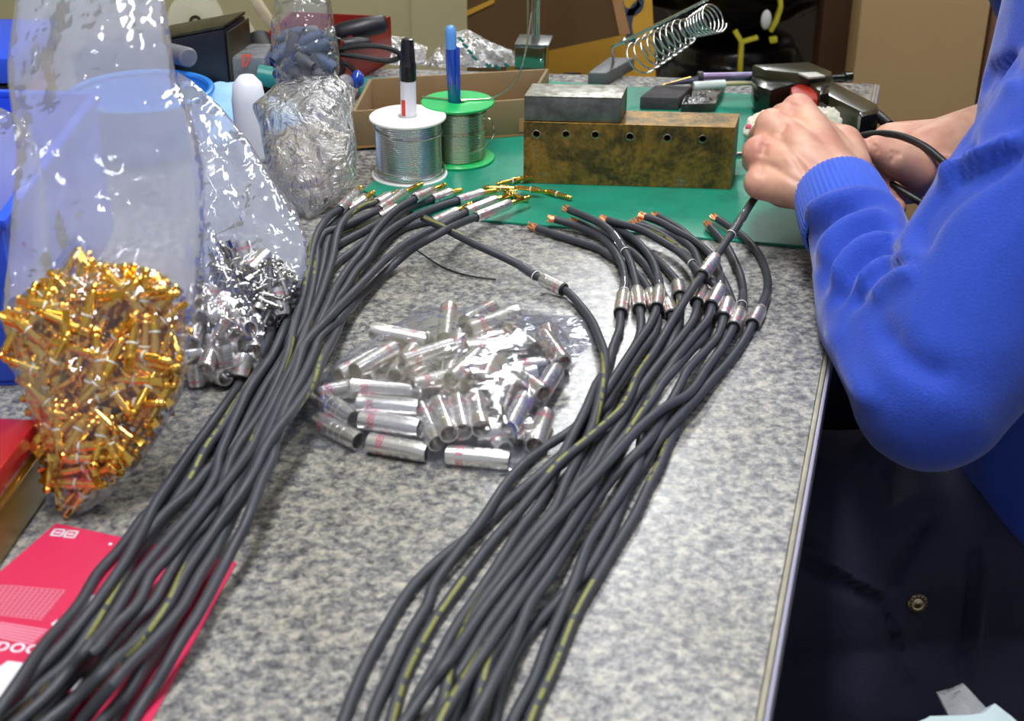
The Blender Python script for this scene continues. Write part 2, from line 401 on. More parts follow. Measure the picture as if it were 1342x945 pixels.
# ------------------------------------------------------------------ green mat
ml = P(476, 252); mr = P(1074, 327); mrb = P(1119, 135); mlb = P(650, 104)
mf = P(640, 292)
th = .002
mb = MB().quadbox([ml, P(545, 283), mf, mr, mrb, mlb], th)
mat = obj('cutting_mat', mb, 'mat_green', smooth=False, bevel=.0006, base=(0, 1.1, 0))
tag(mat, 'large green cutting mat under the brass block and solder reels', 'mat')
# ------------------------------------------------------------------ room
def struct(name, mb, mat_, **k):
    o = obj(name, mb, mat_, **k); o['kind'] = 'structure'; return o
WY = 2.35
struct('floor', MB().box((.2, 1.6, -TZ-.025), (5, 6, .05)), 'floor_lino', smooth=False)
struct('ceiling', MB().box((.2, 2.2, CEIL+.08), (5, 5.2, .04)), 'ceiling_paint', smooth=False)
Rb = Matrix.Rotation(math.radians(-4), 3, 'Z')
mb = MB().box((-1.0, WY, .46), (1.95, .06, 2.44), Rb)
struct('wall_back', mb, 'wall_paint', smooth=False)
struct('wall_left', MB().box((-1.75, 1.4, .46), (.06, 4.6, 2.44)), 'wall_paint', smooth=False)
struct('wall_right', MB().box((2.45, 1.4, .46), (.06, 4.6, 2.44)), 'wall_paint', smooth=False)
struct('wall_far', MB().box((.9, 4.0, .46), (3.4, .06, 2.44)), 'dark_room', smooth=False)
pc = PYp(582, 40, WY-.07)
struct('trim_1', MB().box((pc.x, WY-.03, .46), (.105, .14, 2.44)), 'pillar_paint', bevel=.004)
# ------------------------------------------------------------------ cables
CR = .00275
# left bundle: name -> (plug (start px, shell end px, tip px) or None, [(x, y, layer)...], label end, printed?)
LB = {
'A': (((446,274),(466,252),(473,246)), [(446,274,5),(432,283,5),(420,298,5),(412,315,5),(407,336,5),(406,345,5),(402,364,5),(397,390,5),(389,413,5),(383,437,5),(376.5,464,5),(363,500,5),(346,534,5),(327,563,5),(310,588,5),(299,610,5),(292,635,4),(286,660,2),(272,683,2),(245,713,2),(220,756,2),(200,792,2),(175,815,2),(144,854,2),(110,900,2),(75,950,2),(50,985,2)], .02),
'B': (((457,275),(478,261),(490,251)), [(457,275,2),(446,285,2),(430,300,2),(415,315,2),(404,332,2),(397,355,2),(389,387,2),(382,407,2),(371,434,3),(355,469,5.5),(350,476,5.5),(327,509,5.5),(312,540,5.5),(300,567,5.5),(287,598,5.5),(281,626,5.5),(259.5,661,5.5),(234.5,690,5.5),(209.5,719,5.5),(181,755,5.5),(154,798,5.5),(136,825,5.5),(109,856,5.5),(73,900,5.5),(38,934,5.5),(-5,970,5.5)], .4),
'C': (((495,265.5),(512,256),(524,250)), [(495,265.5,6),(472,272,6),(454.5,284,6),(444,300,6),(438,324,6),(435.5,339,6),(428,364,6),(418,392.6,6),(404,425,6),(388,469,6),(372,500,6),(355,535,6),(340,563,6),(328,588,6),(308,617,6),(292,638,6),(267,669,6),(242,701,6),(220,729.5,6),(197,756,6),(180,792,6),(152,821,6),(129,848,6),(100,884,4),(72,915,3),(40,950,3),(10,980,3)], .35),
'D': (((498,274),(530,252),(554,240.5)), [(498,274,4.5),(478,284,4.5),(455,294,4.5),(440,300,4.5),(424,306,4.5),(415,322,4.5),(415,339,4.5),(411,367,4.5),(404,400,4.5),(397,425,4.5),(383,450,4),(368,475,4.2),(345,511,4.2),(325,547,4.2),(305,583,4.2),(288,603,4.2),(272,616,4.2),(249,644,4.2),(220,669,4.2),(195,697,4.2),(174,726,4.2),(163,756,4.6),(136,800,4.6),(117,829,4.6),(90,867,4.6),(52,900,4.6),(21,927,4.6),(-25,965,4.6)], .3),
'E': (((544,260),(567,249),(584,242)), [(544,260,6.2),(520,274,6.2),(499,294.5,6.2),(484,315,6.2),(472,333,6.2),(457,351,6.2),(439,379,6.2),(431,397,5),(419,422,3),(402,455,.8),(386,490,.8),(366,531,.8),(345,570,.8),(325,604,.8),(306,640,.8),(290,680,.8),(268,715,.8),(245,765,.8),(217,815,.8),(200,850,.8),(188,871,.8),(167,909,.8),(134,945,.8),(115,975,.8)], .6),
'F': (((568,260.5),(591,252),(606,249)), [(568,260.5,5),(545,268,5),(525,279,5),(508,294,5),(493,313,5),(480,332,4.6),(463,352,4),(448,374,3),(439,395,2),(429,415,.4),(410,450,.4),(393,485,.4),(372,530,.4),(350,575,.4),(330,612,.4),(312,650,.4),(296,690,.4),(276,722,.4),(255,765,.4),(230,812,.4),(205,858,.4),(180,895,.4),(150,942,.4),(130,980,.4)], .7),
'G': (((602,262.6),(633,253),(652,249)), [(602,262.6,6.6),(585,267,6.6),(563,275,6.6),(544,283,6.6),(528,291,6.6),(511,302,6.6),(495,317,6.6),(483,337,6.6),(467,355,6.6),(452,379,6.2),(438.6,397,4),(426,425,.2),(408,458,.2),(390,494,.2),(375,530,.2),(352,570,.2),(322,625,.2),(280,690,.2),(240,745,.2),(190,815,.2),(140,875,.2),(90,920,.2),(50,955,.2)], .75),
'H': (((569,291),(599,277),(619,266)), [(569,291,4),(556,291,4),(529,299,4),(514,308,4),(499,324,4),(484,338,4),(475,354,3.8),(462,373,3),(455,392,2),(449,415,1.5),(438,442,2),(425,466,9),(412,497,9),(396,521,9),(380,543,9),(363,563,9),(352,580,9),(343,596,9),(331,622,9),(313,651,9),(292,679,9),(272,708,9),(252,737,9),(240,756,9),(217,798,9),(180,842,9),(150,867,9),(113,904,9),(67,942,9),(25,975,9)], .05),
'I': (((612,277),(650,262),(674,254)), [(612,277,8),(590,289,8),(575,297,8),(560,303.5,8),(529,321,8),(507,339,8),(498,347,8),(464,382,8),(434,413,8),(404,445,8),(398,454,8),(383,499,7),(368,529,7),(356,556,7),(344,585,6),(336,610,6),(326,642,6),(309.6,667,6),(295,695.5,6),(281,724,6),(261,756,6),(236,800,6),(200,842,6),(167,875,6),(134,913,6),(108,945,6),(85,975,6)], .55),
'J': (((625,284),(668,267),(695,258)), [(625,284,7.5),(600,294,7.5),(572,308,7.5),(544,324,7.5),(521.6,342,7.5),(504,358.6,7.5),(468,392.6,7.5),(441.6,421,7.5),(419,443,7.5),(411,464,7.5),(396,497,7.5),(381,522,7.5),(370,545,7.5),(364,568,7.5),(359,590,7.5),(355,606,7.5),(343.6,628,7.5),(331,661.5,7.5),(320,690,7.5),(304,720.6,7.5),(286,756,7.5),(259,806,7.5),(236,842,7.5),(211,886,7.5),(179.5,934,7.5),(160,970,7.5)], .65),
'K': (((499,284),(520,272),(535,263)), [(499,284,3),(482,290,3),(466,296,3),(440,304,3),(430,314,3),(427,325,3),(424,342,3),(419,364,3),(411,392,2.6),(398,418,2.6),(380,440,2.6),(360,462,2.6),(340,485,2.6),(324,509,2.6),(309,531,2.6),(290,561,2.6),(268.5,590,2.6),(250.6,624,2.6),(234,649,2.6),(218,676,2.6),(197,708,2.6),(172,738,2.6),(151,760,3.6),(128,795,3.6),(106,827,3.6),(78,860,3.6),(48,890,3.6),(15,922,3.6),(-20,952,3.6)], .03),
'L': (None, [(520,281,1),(499,290,1),(475,303.5,1),(447,318,1),(428,328,1),(412,338,1),(399,353,2),(379,385,7),(364,418,7),(339,469,7),(314,503,7),(284,546,7),(252,590,7),(227,626,7),(204,660,7),(186,695,7),(168,729,7),(149,758,5),(125,792,5),(104,819,5),(73,854,5),(42,886,5),(21,909,5),(0,926,5),(-30,952,5)], .45),
'M': (None, [(500,303,0),(480,315,0),(460.5,330,0),(439.6,346.7,0),(425,370,0),(403,405,0),(380,440,0),(362,470,0),(342,502,0),(314,535,0),(286,568,0),(256,598,0),(231,632,0),(207,660,0),(186,680,5.8),(172,700,5.8),(155,722,5.8),(128,752,5.8),(104,792,5.8),(81,819,5.8),(54,850,5.8),(31,884,5.8),(12.5,911,5.8),(-15,950,5.8)], .35),
}
# right bundle: (sleeve (px a, px b) or None, [(x, y, layer, extra height)], first point copper tip, printed)
RB = {
'r0': (((712,367),(738,381)), [(556,286,4,.020),(581,299,4,.020),(622,320,4,.015),(655,335,4,.010),(681,348,4,.006),(701,361,4,.003),(725,373,4,.003),(744,383,4,0),(760,400,4,0),(775,420,4,0),(785,442,4,0),(793,467,4,0),(792,490,4,0),(789.5,505,4,0),(782,538,4,0),(772,569,4,0),(757,600,4,0),(740,635,4,0),(726,668,4,0),(697,701,4,0),(670,737,4,0),(649,767,4,0),(631,790,4,0),(612,825,4,0),(592,870,4,0),(575,945,4,0),(565,985,4,0)], .93),
'r1': (((851,380),(858,400)), [(692,294,1,.001),(703.5,299,1,.001),(733.6,309.6,1,0),(767,320,1,0),(787,327,1,0),(801,337,1,0),(820,348,1,0),(838,362,1,0),(848,376,1,0),(854,388,1,.002),(859,404,1,0),(862,420,1,0),(857,438.7,1,0),(839,462,1,0),(821,489,1,0),(801.5,517,1,0),(794,531,1,0),(770,556,1,0),(736,596,1,0),(691,636,1,0),(658,665.6,1,0),(627,697,1,0),(598,716,1,0),(559.6,749,1,0),(532.7,780,1,0),(503,828.5,1,0),(476,879.5,1,0),(452,938.5,1,0),(438,980,1,0)], .3),
'r2': (((815,384),(813,411)), [(718,286,3,.004),(727,287.5,3,.004),(755,296,3,.003),(780.6,307,3,.001),(798,320,3,0),(810,336.5,3,0),(817,354,3,0),(819,374,3,.002),(816,390,3,.002),(813,412,3,.001),(812,431.5,3,0),(803,455,3,0),(798,474.5,3,0),(790,492,3,0),(782,503,3,0),(767,538,3,0),(751,569,3,0),(736,599,3,0),(722,632,3,0),(706,662,3,0),(679,698,3,0),(649,746,3,0),(624,783,3,0),(594,828.5,3,0),(570,874,3,0),(546,917,3,0),(535,945,3,0),(522,985,3,0)], .25),
'r3': (((833.7,380),(838,405)), [(738,272,5,.006),(746,275,5,.006),(771,285.5,5,.004),(791,295,5,.002),(805,308,5,0),(815.5,323,5,0),(826,343,5,0),(831.6,362,5,0),(835,379,5,.002),(837,398,5,.002),(839,412,4,0),(840,428,2,0),(836,446,.3,0),(820,475,.3,0),(806,510,.3,0),(790,560,.3,0),(770,600,.3,0),(745,650,.3,0),(715,700,.3,0),(690,740,.3,0),(660,790,.3,0),(640,830,.3,0),(622,890,.3,0),(605,945,.3,0),(595,980,.3,0)], .9),
'r4': (((874,397),(880,415)), [(746,288,2,0),(758,292,2,0),(774,299,2,0),(800,312,2,0),(820,325,2,0),(830,331,2,0),(845,346,2,0),(856,362,1.5,0),(866,380,1,0),(874,396,1,.001),(880,412,1,.001),(880,430,.6,0),(868,456,.6,0),(849,490,.6,0),(830,525,.6,0),(800,565,.6,0),(780,600,.6,0),(758,640,.6,0),(732,685,.6,0),(705,735,.6,0),(676,785,.6,0),(650,830,.6,0),(622,880,.6,0),(592,945,.6,0),(580,985,.6,0)], .4),
'r5a': (((864,378),(861,404)), [(778,290,3.5,.001),(791,292,3.5,.001),(811.5,301.6,3.5,0),(831.6,313.7,3.5,0),(847.7,331,3.5,0),(857,346,3.5,0),(862,362,3.5,0),(864,378,3.5,.002),(862,392,3.5,.002),(860.5,404.7,3.5,.001),(851.6,426,3,0),(835.5,449.5,2.5,0),(819,474.5,2.5,0),(797,508,2.5,0),(775,540,2.5,0),(749,564,2.5,0),(703,594,2.5,0),(667,630,2.5,0),(631,683,2.5,0),(601,722,2.5,0),(568.6,767,2.5,0),(559.5,793.6,2.5,0),(532.7,839,2.5,0),(506,895.6,2.5,0),(487,938.5,2.5,0),(478,980,2.5,0)], .35),
'r5c': (((889,371),(891,388)), [(806,303,2.6,0),(815,308,2.6,0),(835,322,2.6,0),(852,335,2.6,0),(868,347,2.6,0),(880,360,2.6,0),(888,371,2.6,.002),(891,388,2.6,.001),(891,415,.9,0),(884,440,.9,0),(872,465,.9,0),(855,495,.9,0),(838,530,.9,0),(820,570,.9,0),(800,610,.9,0),(775,660,.9,0),(745,710,.9,0),(715,755,.9,0),(685,800,.9,0),(655,845,.9,0),(640,869,.9,0),(626.6,914,.9,0),(618,945,.9,0),(610,980,.9,0)], .02),
'r5b': (((956,393),(949,414)), [(787,285.5,4.5,.001),(796,288.5,4.5,.001),(814,293.5,4.5,.001),(841,301.6,4.5,.002),(867,316,4.5,.002),(893.6,332.4,4.5,0),(907,346,4.5,0),(920,360,4,0),(938,374,4,0),(952,388,4,0),(954,396,4,.002),(949,414,4,.002),(941,440.5,4.5,0),(921,464,4.5,0),(901.6,485,4.5,0),(891,505,4.5,0),(880,526,4.5,0),(860,563,4.5,0),(845,583,4.5,0),(828,600,4.5,0),(805,624,4.5,0),(782,655,4.5,0),(759,690,4.5,0),(747,710,4.5,0),(720.6,755,4.5,0),(694,794,4.5,0),(672,845,4.5,0),(642.6,901,4.5,0),(624,938,4.5,0),(606,975,4.5,0)], .6),
'r6a': (((925,385),(930,404)), [(825,292,2,0),(834,295.5,2,0),(847.6,299,2,0),(867,308,2,0),(890,325,2,0),(905,343,2,0),(915,362,1.4,0),(926,384,1.4,.001),(930,403,1.4,.001),(923,440.5,1.4,0),(905,460,3,0),(880,489,5,0),(868,503,5.5,0),(855,523,5.5,0),(832.6,553.5,5.5,0),(812,581,5.5,0),(792,607,5.5,0),(775,645,5,0),(750,685,5,0),(718,734,5,0),(694,767,5,0),(677.5,791,5,0),(645,839,5,0),(613,887.5,5,0),(581,938,5,0),(560,978,5,0)], .65),
'r6b': (((919,383),(913,396)), [(832,288,1.5,0),(841,293.5,1.5,0),(867,304,1.5,0),(887,312,1.5,0),(900,320,1.5,0),(910,330,1.5,0),(916,345,1.5,0),(920,362,1.5,0),(919,380,3,.002),(914,394,3,.002),(909,419,3,0),(887,449.5,3,0),(866,474.5,3,0),(846,501,3,0),(827.5,528,3,0),(815,553.5,3,0),(797,581,3,0),(782,607,3,0),(768,625,3,0),(753,640,3,0),(735,680,3,0),(712,715,3,0),(690,745,3,0),(665,785,3,0),(640,820,3,0),(608,874,3,0),(586,906,3,0),(567,945,3,0),(552,980,3,0)], .03),
'r7': (((944,378),(933,400)), [(837,281.5,3.6,.003),(846,284,3.6,.003),(867,292,3.6,.002),(887,303,3.6,0),(907,313.6,3.6,0),(923,326,3.6,0),(934,338,3.6,0),(942,354,3.6,0),(944,367,4.4,0),(943,380,4.6,.003),(934,397,4.6,.003),(928.5,417,4.6,0),(909,442,4.6,0),(885.5,471,4.6,0),(866,499.5,4.6,0),(850,524.6,4.2,0),(843,548,4,0),(840,580,4,0),(835,612,4,0),(815,645,4,0),(795,675,4,0),(771,713,4,0),(755,756,4,0),(736.5,799,4,0),(718,842,4,0),(699,893,4,0),(675,938,4,0),(660,975,4,0)], .35),
'r8': (((960,402),(958,420)), [(855,280,2.4,0),(863,284,2.4,0),(877.6,292,2.4,0),(895,303,2.4,0),(915,322,2.4,0),(932,343,2.4,0),(948,368,1,0),(957,388,.7,0),(961,405,.7,.001),(958,425,.7,0),(945,455,.7,0),(928,485,.7,0),(908,520,.7,0),(893,550,.7,0),(877,580,2,0),(863,614,2,0),(848,642,2,0),(831,677.5,2,0),(807,716,2,0),(780,761,2,0),(752.6,810,2,0),(728.5,869,2,0),(704,922,2,0),(694,945,2,0),(680,985,2,0)], .0),
'r9': (((970,407),(961,428)), [(926,291,4,.002),(931,297.6,4,.002),(942,309.6,4,.001),(952.7,323,4,0),(963,343,4,0),(971.5,364.6,4,0),(974,385,4,0),(970,407,5,.002),(961,430,6,.001),(946,456.6,7,0),(928.5,480,7,0),(903.5,515.5,7,0),(868,535.7,7,0),(837.6,561,7,0),(807,594,7,0),(777,627,7,0),(746,661,7,0),(708.6,704,7,0),(673,749,7,0),(634.6,798,7,0),(602,847,7,0),(570,890,7,0),(538,936,7,0),(510,975,7,0)], .3),
'r10': (((996.5,404.7),(985.7,424)), [(931,283,4,.003),(940.6,287,4,.003),(956.7,297.6,4,.001),(974,309.6,4,0),(989,325.7,4,0),(999.6,343,4,0),(1006,364.6,4,0),(1004,386,4,0),(996.5,404.7,4,.002),(985.7,426,4,.001),(973,449.5,3.2,0),(953.5,476,3.2,0),(932,499.5,3.2,0),(910.6,524.6,3.2,0),(888,548,3.2,0),(865.5,574,3.2,0),(848,601.6,3.2,0),(827.5,637,3.2,0),(812,667.5,3.2,0),(800,697,3.2,0),(783,728,3.2,0),(765,755,3.2,0),(736.5,783,3.2,0),(701.6,820.5,3.2,0),(677.5,858,3.2,0),(661,895.6,3.2,0),(648,938,3.2,0),(638,980,3.2,0)], .4),
'r11': (((940,337),(919,361)), [(1006,236,6,.039),(986,264,6,.031),(971.5,287,6,.027),(958,307,6,.023),(944.6,327,6,.020),(929,350,6,.019),(914,369,6,.014),(903,385,6,.009),(896,396,6,.006),(878,426,6,.003),(857,462,6,0),(835.5,494,6,0),(827.5,513,6,0),(815,536,6,0),(797,553.5,6,0),(767,579,6,0),(736,604,6,0),(713,629.5,6,0),(679,671.5,6,0),(643,713,6,0),(616,749,6,0),(586,790,6,0),(560,829.5,6,0),(530,887.5,6,0),(514,938.5,6,0),(503,980,6,0)], .97),
}
ALL = {}
for k, (pl, pts, u) in LB.items():
    ALL[k] = catmull([(x, y, L*1.0, 0) for x, y, L in pts], 8.0)
for k, (sl, pts, u) in RB.items():
    ALL[k] = catmull(pts, 8.0)
keys = list(ALL)
PXY = np.concatenate([ALL[k][:, :2] for k in keys]); LAY = np.concatenate([ALL[k][:, 2] + 1e-4*i for i, k in enumerate(keys)])
ZX = np.concatenate([ALL[k][:, 3] for k in keys]); ID = np.concatenate([np.full(len(ALL[k]), i) for i, k in enumerate(keys)])
HF = np.zeros(len(ID))
# the leaflet under the left bundle lifts nothing worth modelling; the mat is 2 mm proud of the bench
def on_mat(X, Y):
    a, b_ = np.array(mr.xy), np.array(mf.xy); c = np.array(ml.xy)
    s1 = (b_[0]-a[0])*(Y-a[1]) - (b_[1]-a[1])*(X-a[0]); s2 = (c[0]-b_[0])*(Y-b_[1]) - (c[1]-b_[1])*(X-b_[0])
    return (s1 < 0) & (s2 < 0)
U_ = (PXY[:, 0]-W/2)/F; V_ = (PXY[:, 1]-H/2)/F
RX, RY, RZ = U_, cP - V_*sP, -(sP + V_*cP)
Z = np.full(len(ID), CR + .0003) + ZX
def xyz(Z):
    t_ = (Z-CH)/RZ; return RX*t_, RY*t_
upper = (LAY[:, None] > LAY[None, :]) & (ID[:, None] != ID[None, :])
def gauss(z, s_):
    n = int(3*s_)+1; k = np.exp(-np.arange(-n, n+1)**2/(2*s_*s_)); k /= k.sum()
    return np.convolve(np.pad(z, n, mode='edge'), k, 'valid')
SEPR = 2*CR*.96
for it in range(14):
    X, Y = xyz(Z)
    base = CR + .0003 + ZX + np.where(on_mat(X, Y), th, 0)
    Z = np.maximum(Z, base)
    dx = X[:, None]-X[None, :]; dy = Y[:, None]-Y[None, :]; d2 = dx*dx+dy*dy
    near = (d2 < SEPR**2) & upper
    need = np.where(near, Z[None, :] + np.sqrt(np.maximum(SEPR**2 - d2, 0)), 0).max(1)
    Z = np.maximum(Z*.0 + base, need) if it < 9 else np.maximum(Z, need)
    Zn = Z.copy()
    for i in range(len(keys)):
        mk = ID == i; z = Z[mk]
        dl = np.maximum(z, np.maximum(np.r_[z[1:], z[-1]], np.r_[z[0], z[:-1]]))
        Zn[mk] = np.maximum(z, gauss(dl, 2.2) - .0004) if it < 12 else np.maximum(z*.0+gauss(z, 1.2), z-.0008)
    Z = Zn
X, Y = xyz(Z)
CPTS = {k: [Vector(p) for p in np.stack([X[ID == i], Y[ID == i], Z[ID == i]], 1)] for i, k in enumerate(keys)}
print('cable pile max z', Z.max())
def seg_pts(k, a, b, step=.002):
    """centre line of cable k between the two pixels"""
    px = ALL[k][:, :2]; ia = ((px-np.array(a))**2).sum(1).argmin(); ib = ((px-np.array(b))**2).sum(1).argmin()
    if ib <= ia: ib = ia+1
    return CPTS[k][ia:ib+1]
SHELL = [(.0030, 0), (.0040, .0012), (.0042, .02), (.0042, .42), (.00385, .425), (.00385, .45), (.0042, .455), (.0042, .56), (.00385, .565), (.00385, .59), (.0042, .595), (.0042, .70), (.00385, .705), (.00385, .73), (.0042, .735), (.0042, .9), (.0036, 1.0)]
def shell(mb, a, b, r=1.0, roll=0, n=20, hollow=False):
    d = b-a; L = d.length; pr = [(q[0]*r, (q[1] if q[1] > .0013 or q[1] == 0 else .03)*L) for q in SHELL]
    if hollow: pr = pr + [(.0031*r, L), (.0031*r, 0)]
    mb.lathe(pr, n, frameM(a, d, roll=roll), close=hollow)
PLUGTIP = [(.0030, 0), (.0030, .04), (.0020, .05), (.00215, .08), (.00215, .62), (.0017, .64), (.0017, .68), (.0022, .70), (.0022, .80), (.0014, .84), (.0021, .90), (.0019, .94), (.0006, 1.0)]
EXL = {
'A': 'black cable whose printed jacket shows yellow, leftmost silver plug beside the crinkled bag',
'B': 'black cable with the second silver plug from the crinkled bag, short gold tip',
'C': 'black cable arching over its neighbours, plug hidden behind the long one by the white reel',
'D': 'black cable with the long bright silver plug right in front of the white solder reel',
'E': 'black cable whose plug touches the base of the white reel on its right side',
'F': 'black cable with its plug between the white reel base and the loose gold pins',
'G': 'black cable with the rear silver plug that points at the loose gold pins',
'H': 'black cable with its plug lowest in the pile, under the crossing cable end',
'I': 'black cable with the second silver plug from the mat edge, tip toward the brass block',
'J': 'black cable with the frontmost silver plug of the left bundle, lying on the mat edge',
'K': 'black cable whose plug lies under the long silver plug by the white reel',
'L': 'black cable emerging under the clear bags, outer left side of the left bundle',
'M': 'black cable at the bottom of the left bundle, outermost over the red leaflet',
'r0': 'black cable curving round the flat sleeve bag, cut end resting on the left bundle',
'r1': 'black cable with the copper end nearest the clear sleeve bag',
'r2': 'black cable with the second copper end, carrying the leftmost silver sleeve of the right bundle',
'r3': 'black cable with the copper end lying furthest back on the left of the right bundle',
'r4': 'black cable whose copper end lies under two others at the left of the right bundle',
'r5a': 'black cable carrying the third silver sleeve of the right bundle, end under its neighbour',
'r5c': 'black cable passing under the sleeves in the middle of the right bundle, end hidden',
'r5b': 'black cable with a clear tube on its bend and a lone copper end',
'r6a': 'black cable with the lower of the paired copper ends in mid mat',
'r6b': 'black cable just behind the paired copper ends, dipping under the raised cable',
'r7': 'black cable with the front copper end of the two nearest the brass block',
'r8': 'black cable with the rearmost copper end, yellow print on the outer side lower down',
'r9': 'black cable from the lower of two right-hand copper ends, crossing over the right bundle',
'r10': 'black cable on the outer right curve with the rightmost silver sleeve',
'r11': 'black cable printed yellow and raised into the closed fist, silver sleeve halfway up',
}
def strands(parent, tip, start, seed):
    rnd = random.Random(seed); d = (tip-start); L = max(d.length, .006); d = d.normalized(); f = frameM(start - d*.001, d)
    mb = MB()
    for k in range(9):
        a = 2*PI*k/9 + rnd.uniform(-.2, .2); r0_ = .0020; pts = []
        tw = rnd.uniform(.5, 1.6); fl = rnd.uniform(.9, 1.35)
        for q in range(5):
            s_ = q/4; rr = r0_*(1 + (fl-1)*s_); pts.append(f @ Vector((rr*math.cos(a+tw*s_), rr*math.sin(a+tw*s_), s_*L*rnd.uniform(.9, 1.05))))
        mb.tube(pts, .00078, 5)
    mb.lathe([(.0011, 0), (.0012, L*.8), (.0005, L)], 8, f)
    return obj('copper_strands', mb, 'copper', parent)
def proj_y(v): return H/2 - F*(v.y*sP + (v.z-CH)*cP)/(v.y*cP - (v.z-CH)*sP)
for k in keys:
    pts = list(CPTS[k]); left = k in LB; u0 = (LB if left else RB)[k][2]
    VIS = {'A': (400, 1.6), 'K': (600, 2.2), 'H': (356, 5), 'r11': (690, .5), 'r8': (860, .7), 'r0': (505, 4), 'r5c': (885, 3), 'D': (770, 3), 'C': (610, 5), 'r6a': (560, 4)}
    vis = {'A': .03, 'K': .04, 'H': .03, 'r11': .0, 'r8': .06, 'r0': .1, 'r5c': .05, 'r6b': .08, 'D': .22}.get(k, .42 + (u0-.5)*.2)
    c = pts[len(pts)//2]; root = empty('audio_cable', (c.x, c.y, 0), EXL[k], 'cable', 'cables of the left bundle' if left else 'cables of the right bundle')
    if not left and k not in ('r0', 'r11'): 
        tip, start = pts[0], pts[1]; strands(root, P(*RB[k][1][0][:2], tip.z), P(*RB[k][1][1][:2], start.z), hash(k) % 97 if False else len(k)*31+keys.index(k)); 
        st = P(*RB[k][1][1][:2], start.z); px = ALL[k][:, :2]; i0 = ((px-np.array(RB[k][1][1][:2]))**2).sum(1).argmin(); pts = [st] + pts[i0+1:]
    if k in VIS:
        yc, tw = VIS[k]; jc = min(range(len(pts)), key=lambda q: abs(proj_y(pts[q])-yc)); Lc = sum((pts[q+1]-pts[q]).length for q in range(jc)); vis = .03
    else: tw, Lc, vis = 0, 0, .5
    mb = MB().tube(pts, CR, 12, True, vis, 1.0, tw, Lc)
    obj('jacket', mb, 'jacket', root, ang=60)
    if k == 'r0':
        d = (pts[0]-pts[1]).normalized(); obj('cut_end', MB().lathe([(CR*1.02, 0), (CR*1.02, .003), (CR*.8, .0033), (.0012, .0034), (.0010, .0036)], 12, frameM(pts[0]-d*.002, d)), 'rubber_black', root)
    if left and LB[k][0]:
        a, b_, c_ = LB[k][0]; z = pts[0].z; A_ = P(*a, z); B_ = P(*b_, max(z-.001, .0065)); C_ = P(*c_, max(z-.002, .0062))
        A_ = A_ - (B_-A_).normalized()*.001
        mb = MB(); shell(mb, A_, B_, 1.0, keys.index(k)*1.3); sh = obj('plug_shell', mb, 'sleeve_metal', root, ang=30)
        obj('strain_ring', MB().lathe([(.0028, -.0006), (.0033, -.0006), (.0033, .001), (.0028, .001)], 16, frameM(A_, B_-A_), close=True), 'rubber_black', sh)
        d = C_-B_; obj('plug_tip', MB().lathe([(q[0], q[1]*d.length) for q in PLUGTIP], 14, frameM(B_, d)), 'gold', root, ang=50)
    if not left and RB[k][0]:
        sp_ = seg_pts(k, *RB[k][0]); a, b_ = sp_[0], sp_[-1]; L = (b_-a).length
        want = (P(*RB[k][0][0], a.z)-P(*RB[k][0][1], b_.z)).length; d = (b_-a).normalized(); c = (a+b_)/2; want = min(max(want, .018), .03)
        a, b_ = c + d*want/2, c - d*want/2
        mb = MB(); shell(mb, a, b_, 1.12, keys.index(k)*.9, 22, True); sv = obj('metal_sleeve', mb, 'sleeve_metal', root, ang=30)
        obj('inner_ring', MB().lathe([(.0029, 0), (.0044, 0), (.0044, .0015), (.0029, .0015)], 18, frameM(a, a-b_) @ Matrix.Translation((0, 0, -.0002)), close=True), 'rubber_black', sv)
for k, a, b_ in (('r2', (818, 366), (818, 386)), ('r3', (805, 306), (818, 328)), ('r5b', (890, 330), (909, 348)), ('r7', (943, 362), (944, 380)), ('r10', (1005, 384), (998, 402)),
               ('r9', (974, 386), (971, 402)), ('r0', (679, 347), (704, 362)), ('r11', (975, 281), (958, 307)), ('r5a', (862, 360), (864, 378))):
    root = [o for o in COL.objects if o.get('label') == EXL[k]][0]; sp_ = seg_pts(k, a, b_)
    if len(sp_) < 3: sp_ = seg_pts(k, a, (b_[0], b_[1]+8))
    obj('heat_shrink_tube', MB().tube(sp_, CR*1.22, 14, False), 'heat_shrink', root, ang=80)
    q0, q1 = sp_[0], sp_[1]
    obj('clear_ring', MB().lathe([(CR*1.2, 0), (CR*1.3, 0), (CR*1.3, .0007), (CR*1.2, .0007)], 16, frameM(sp_[-1] if k != 'r11' else sp_[-1], q1-q0), close=True), 'white_ring', root)
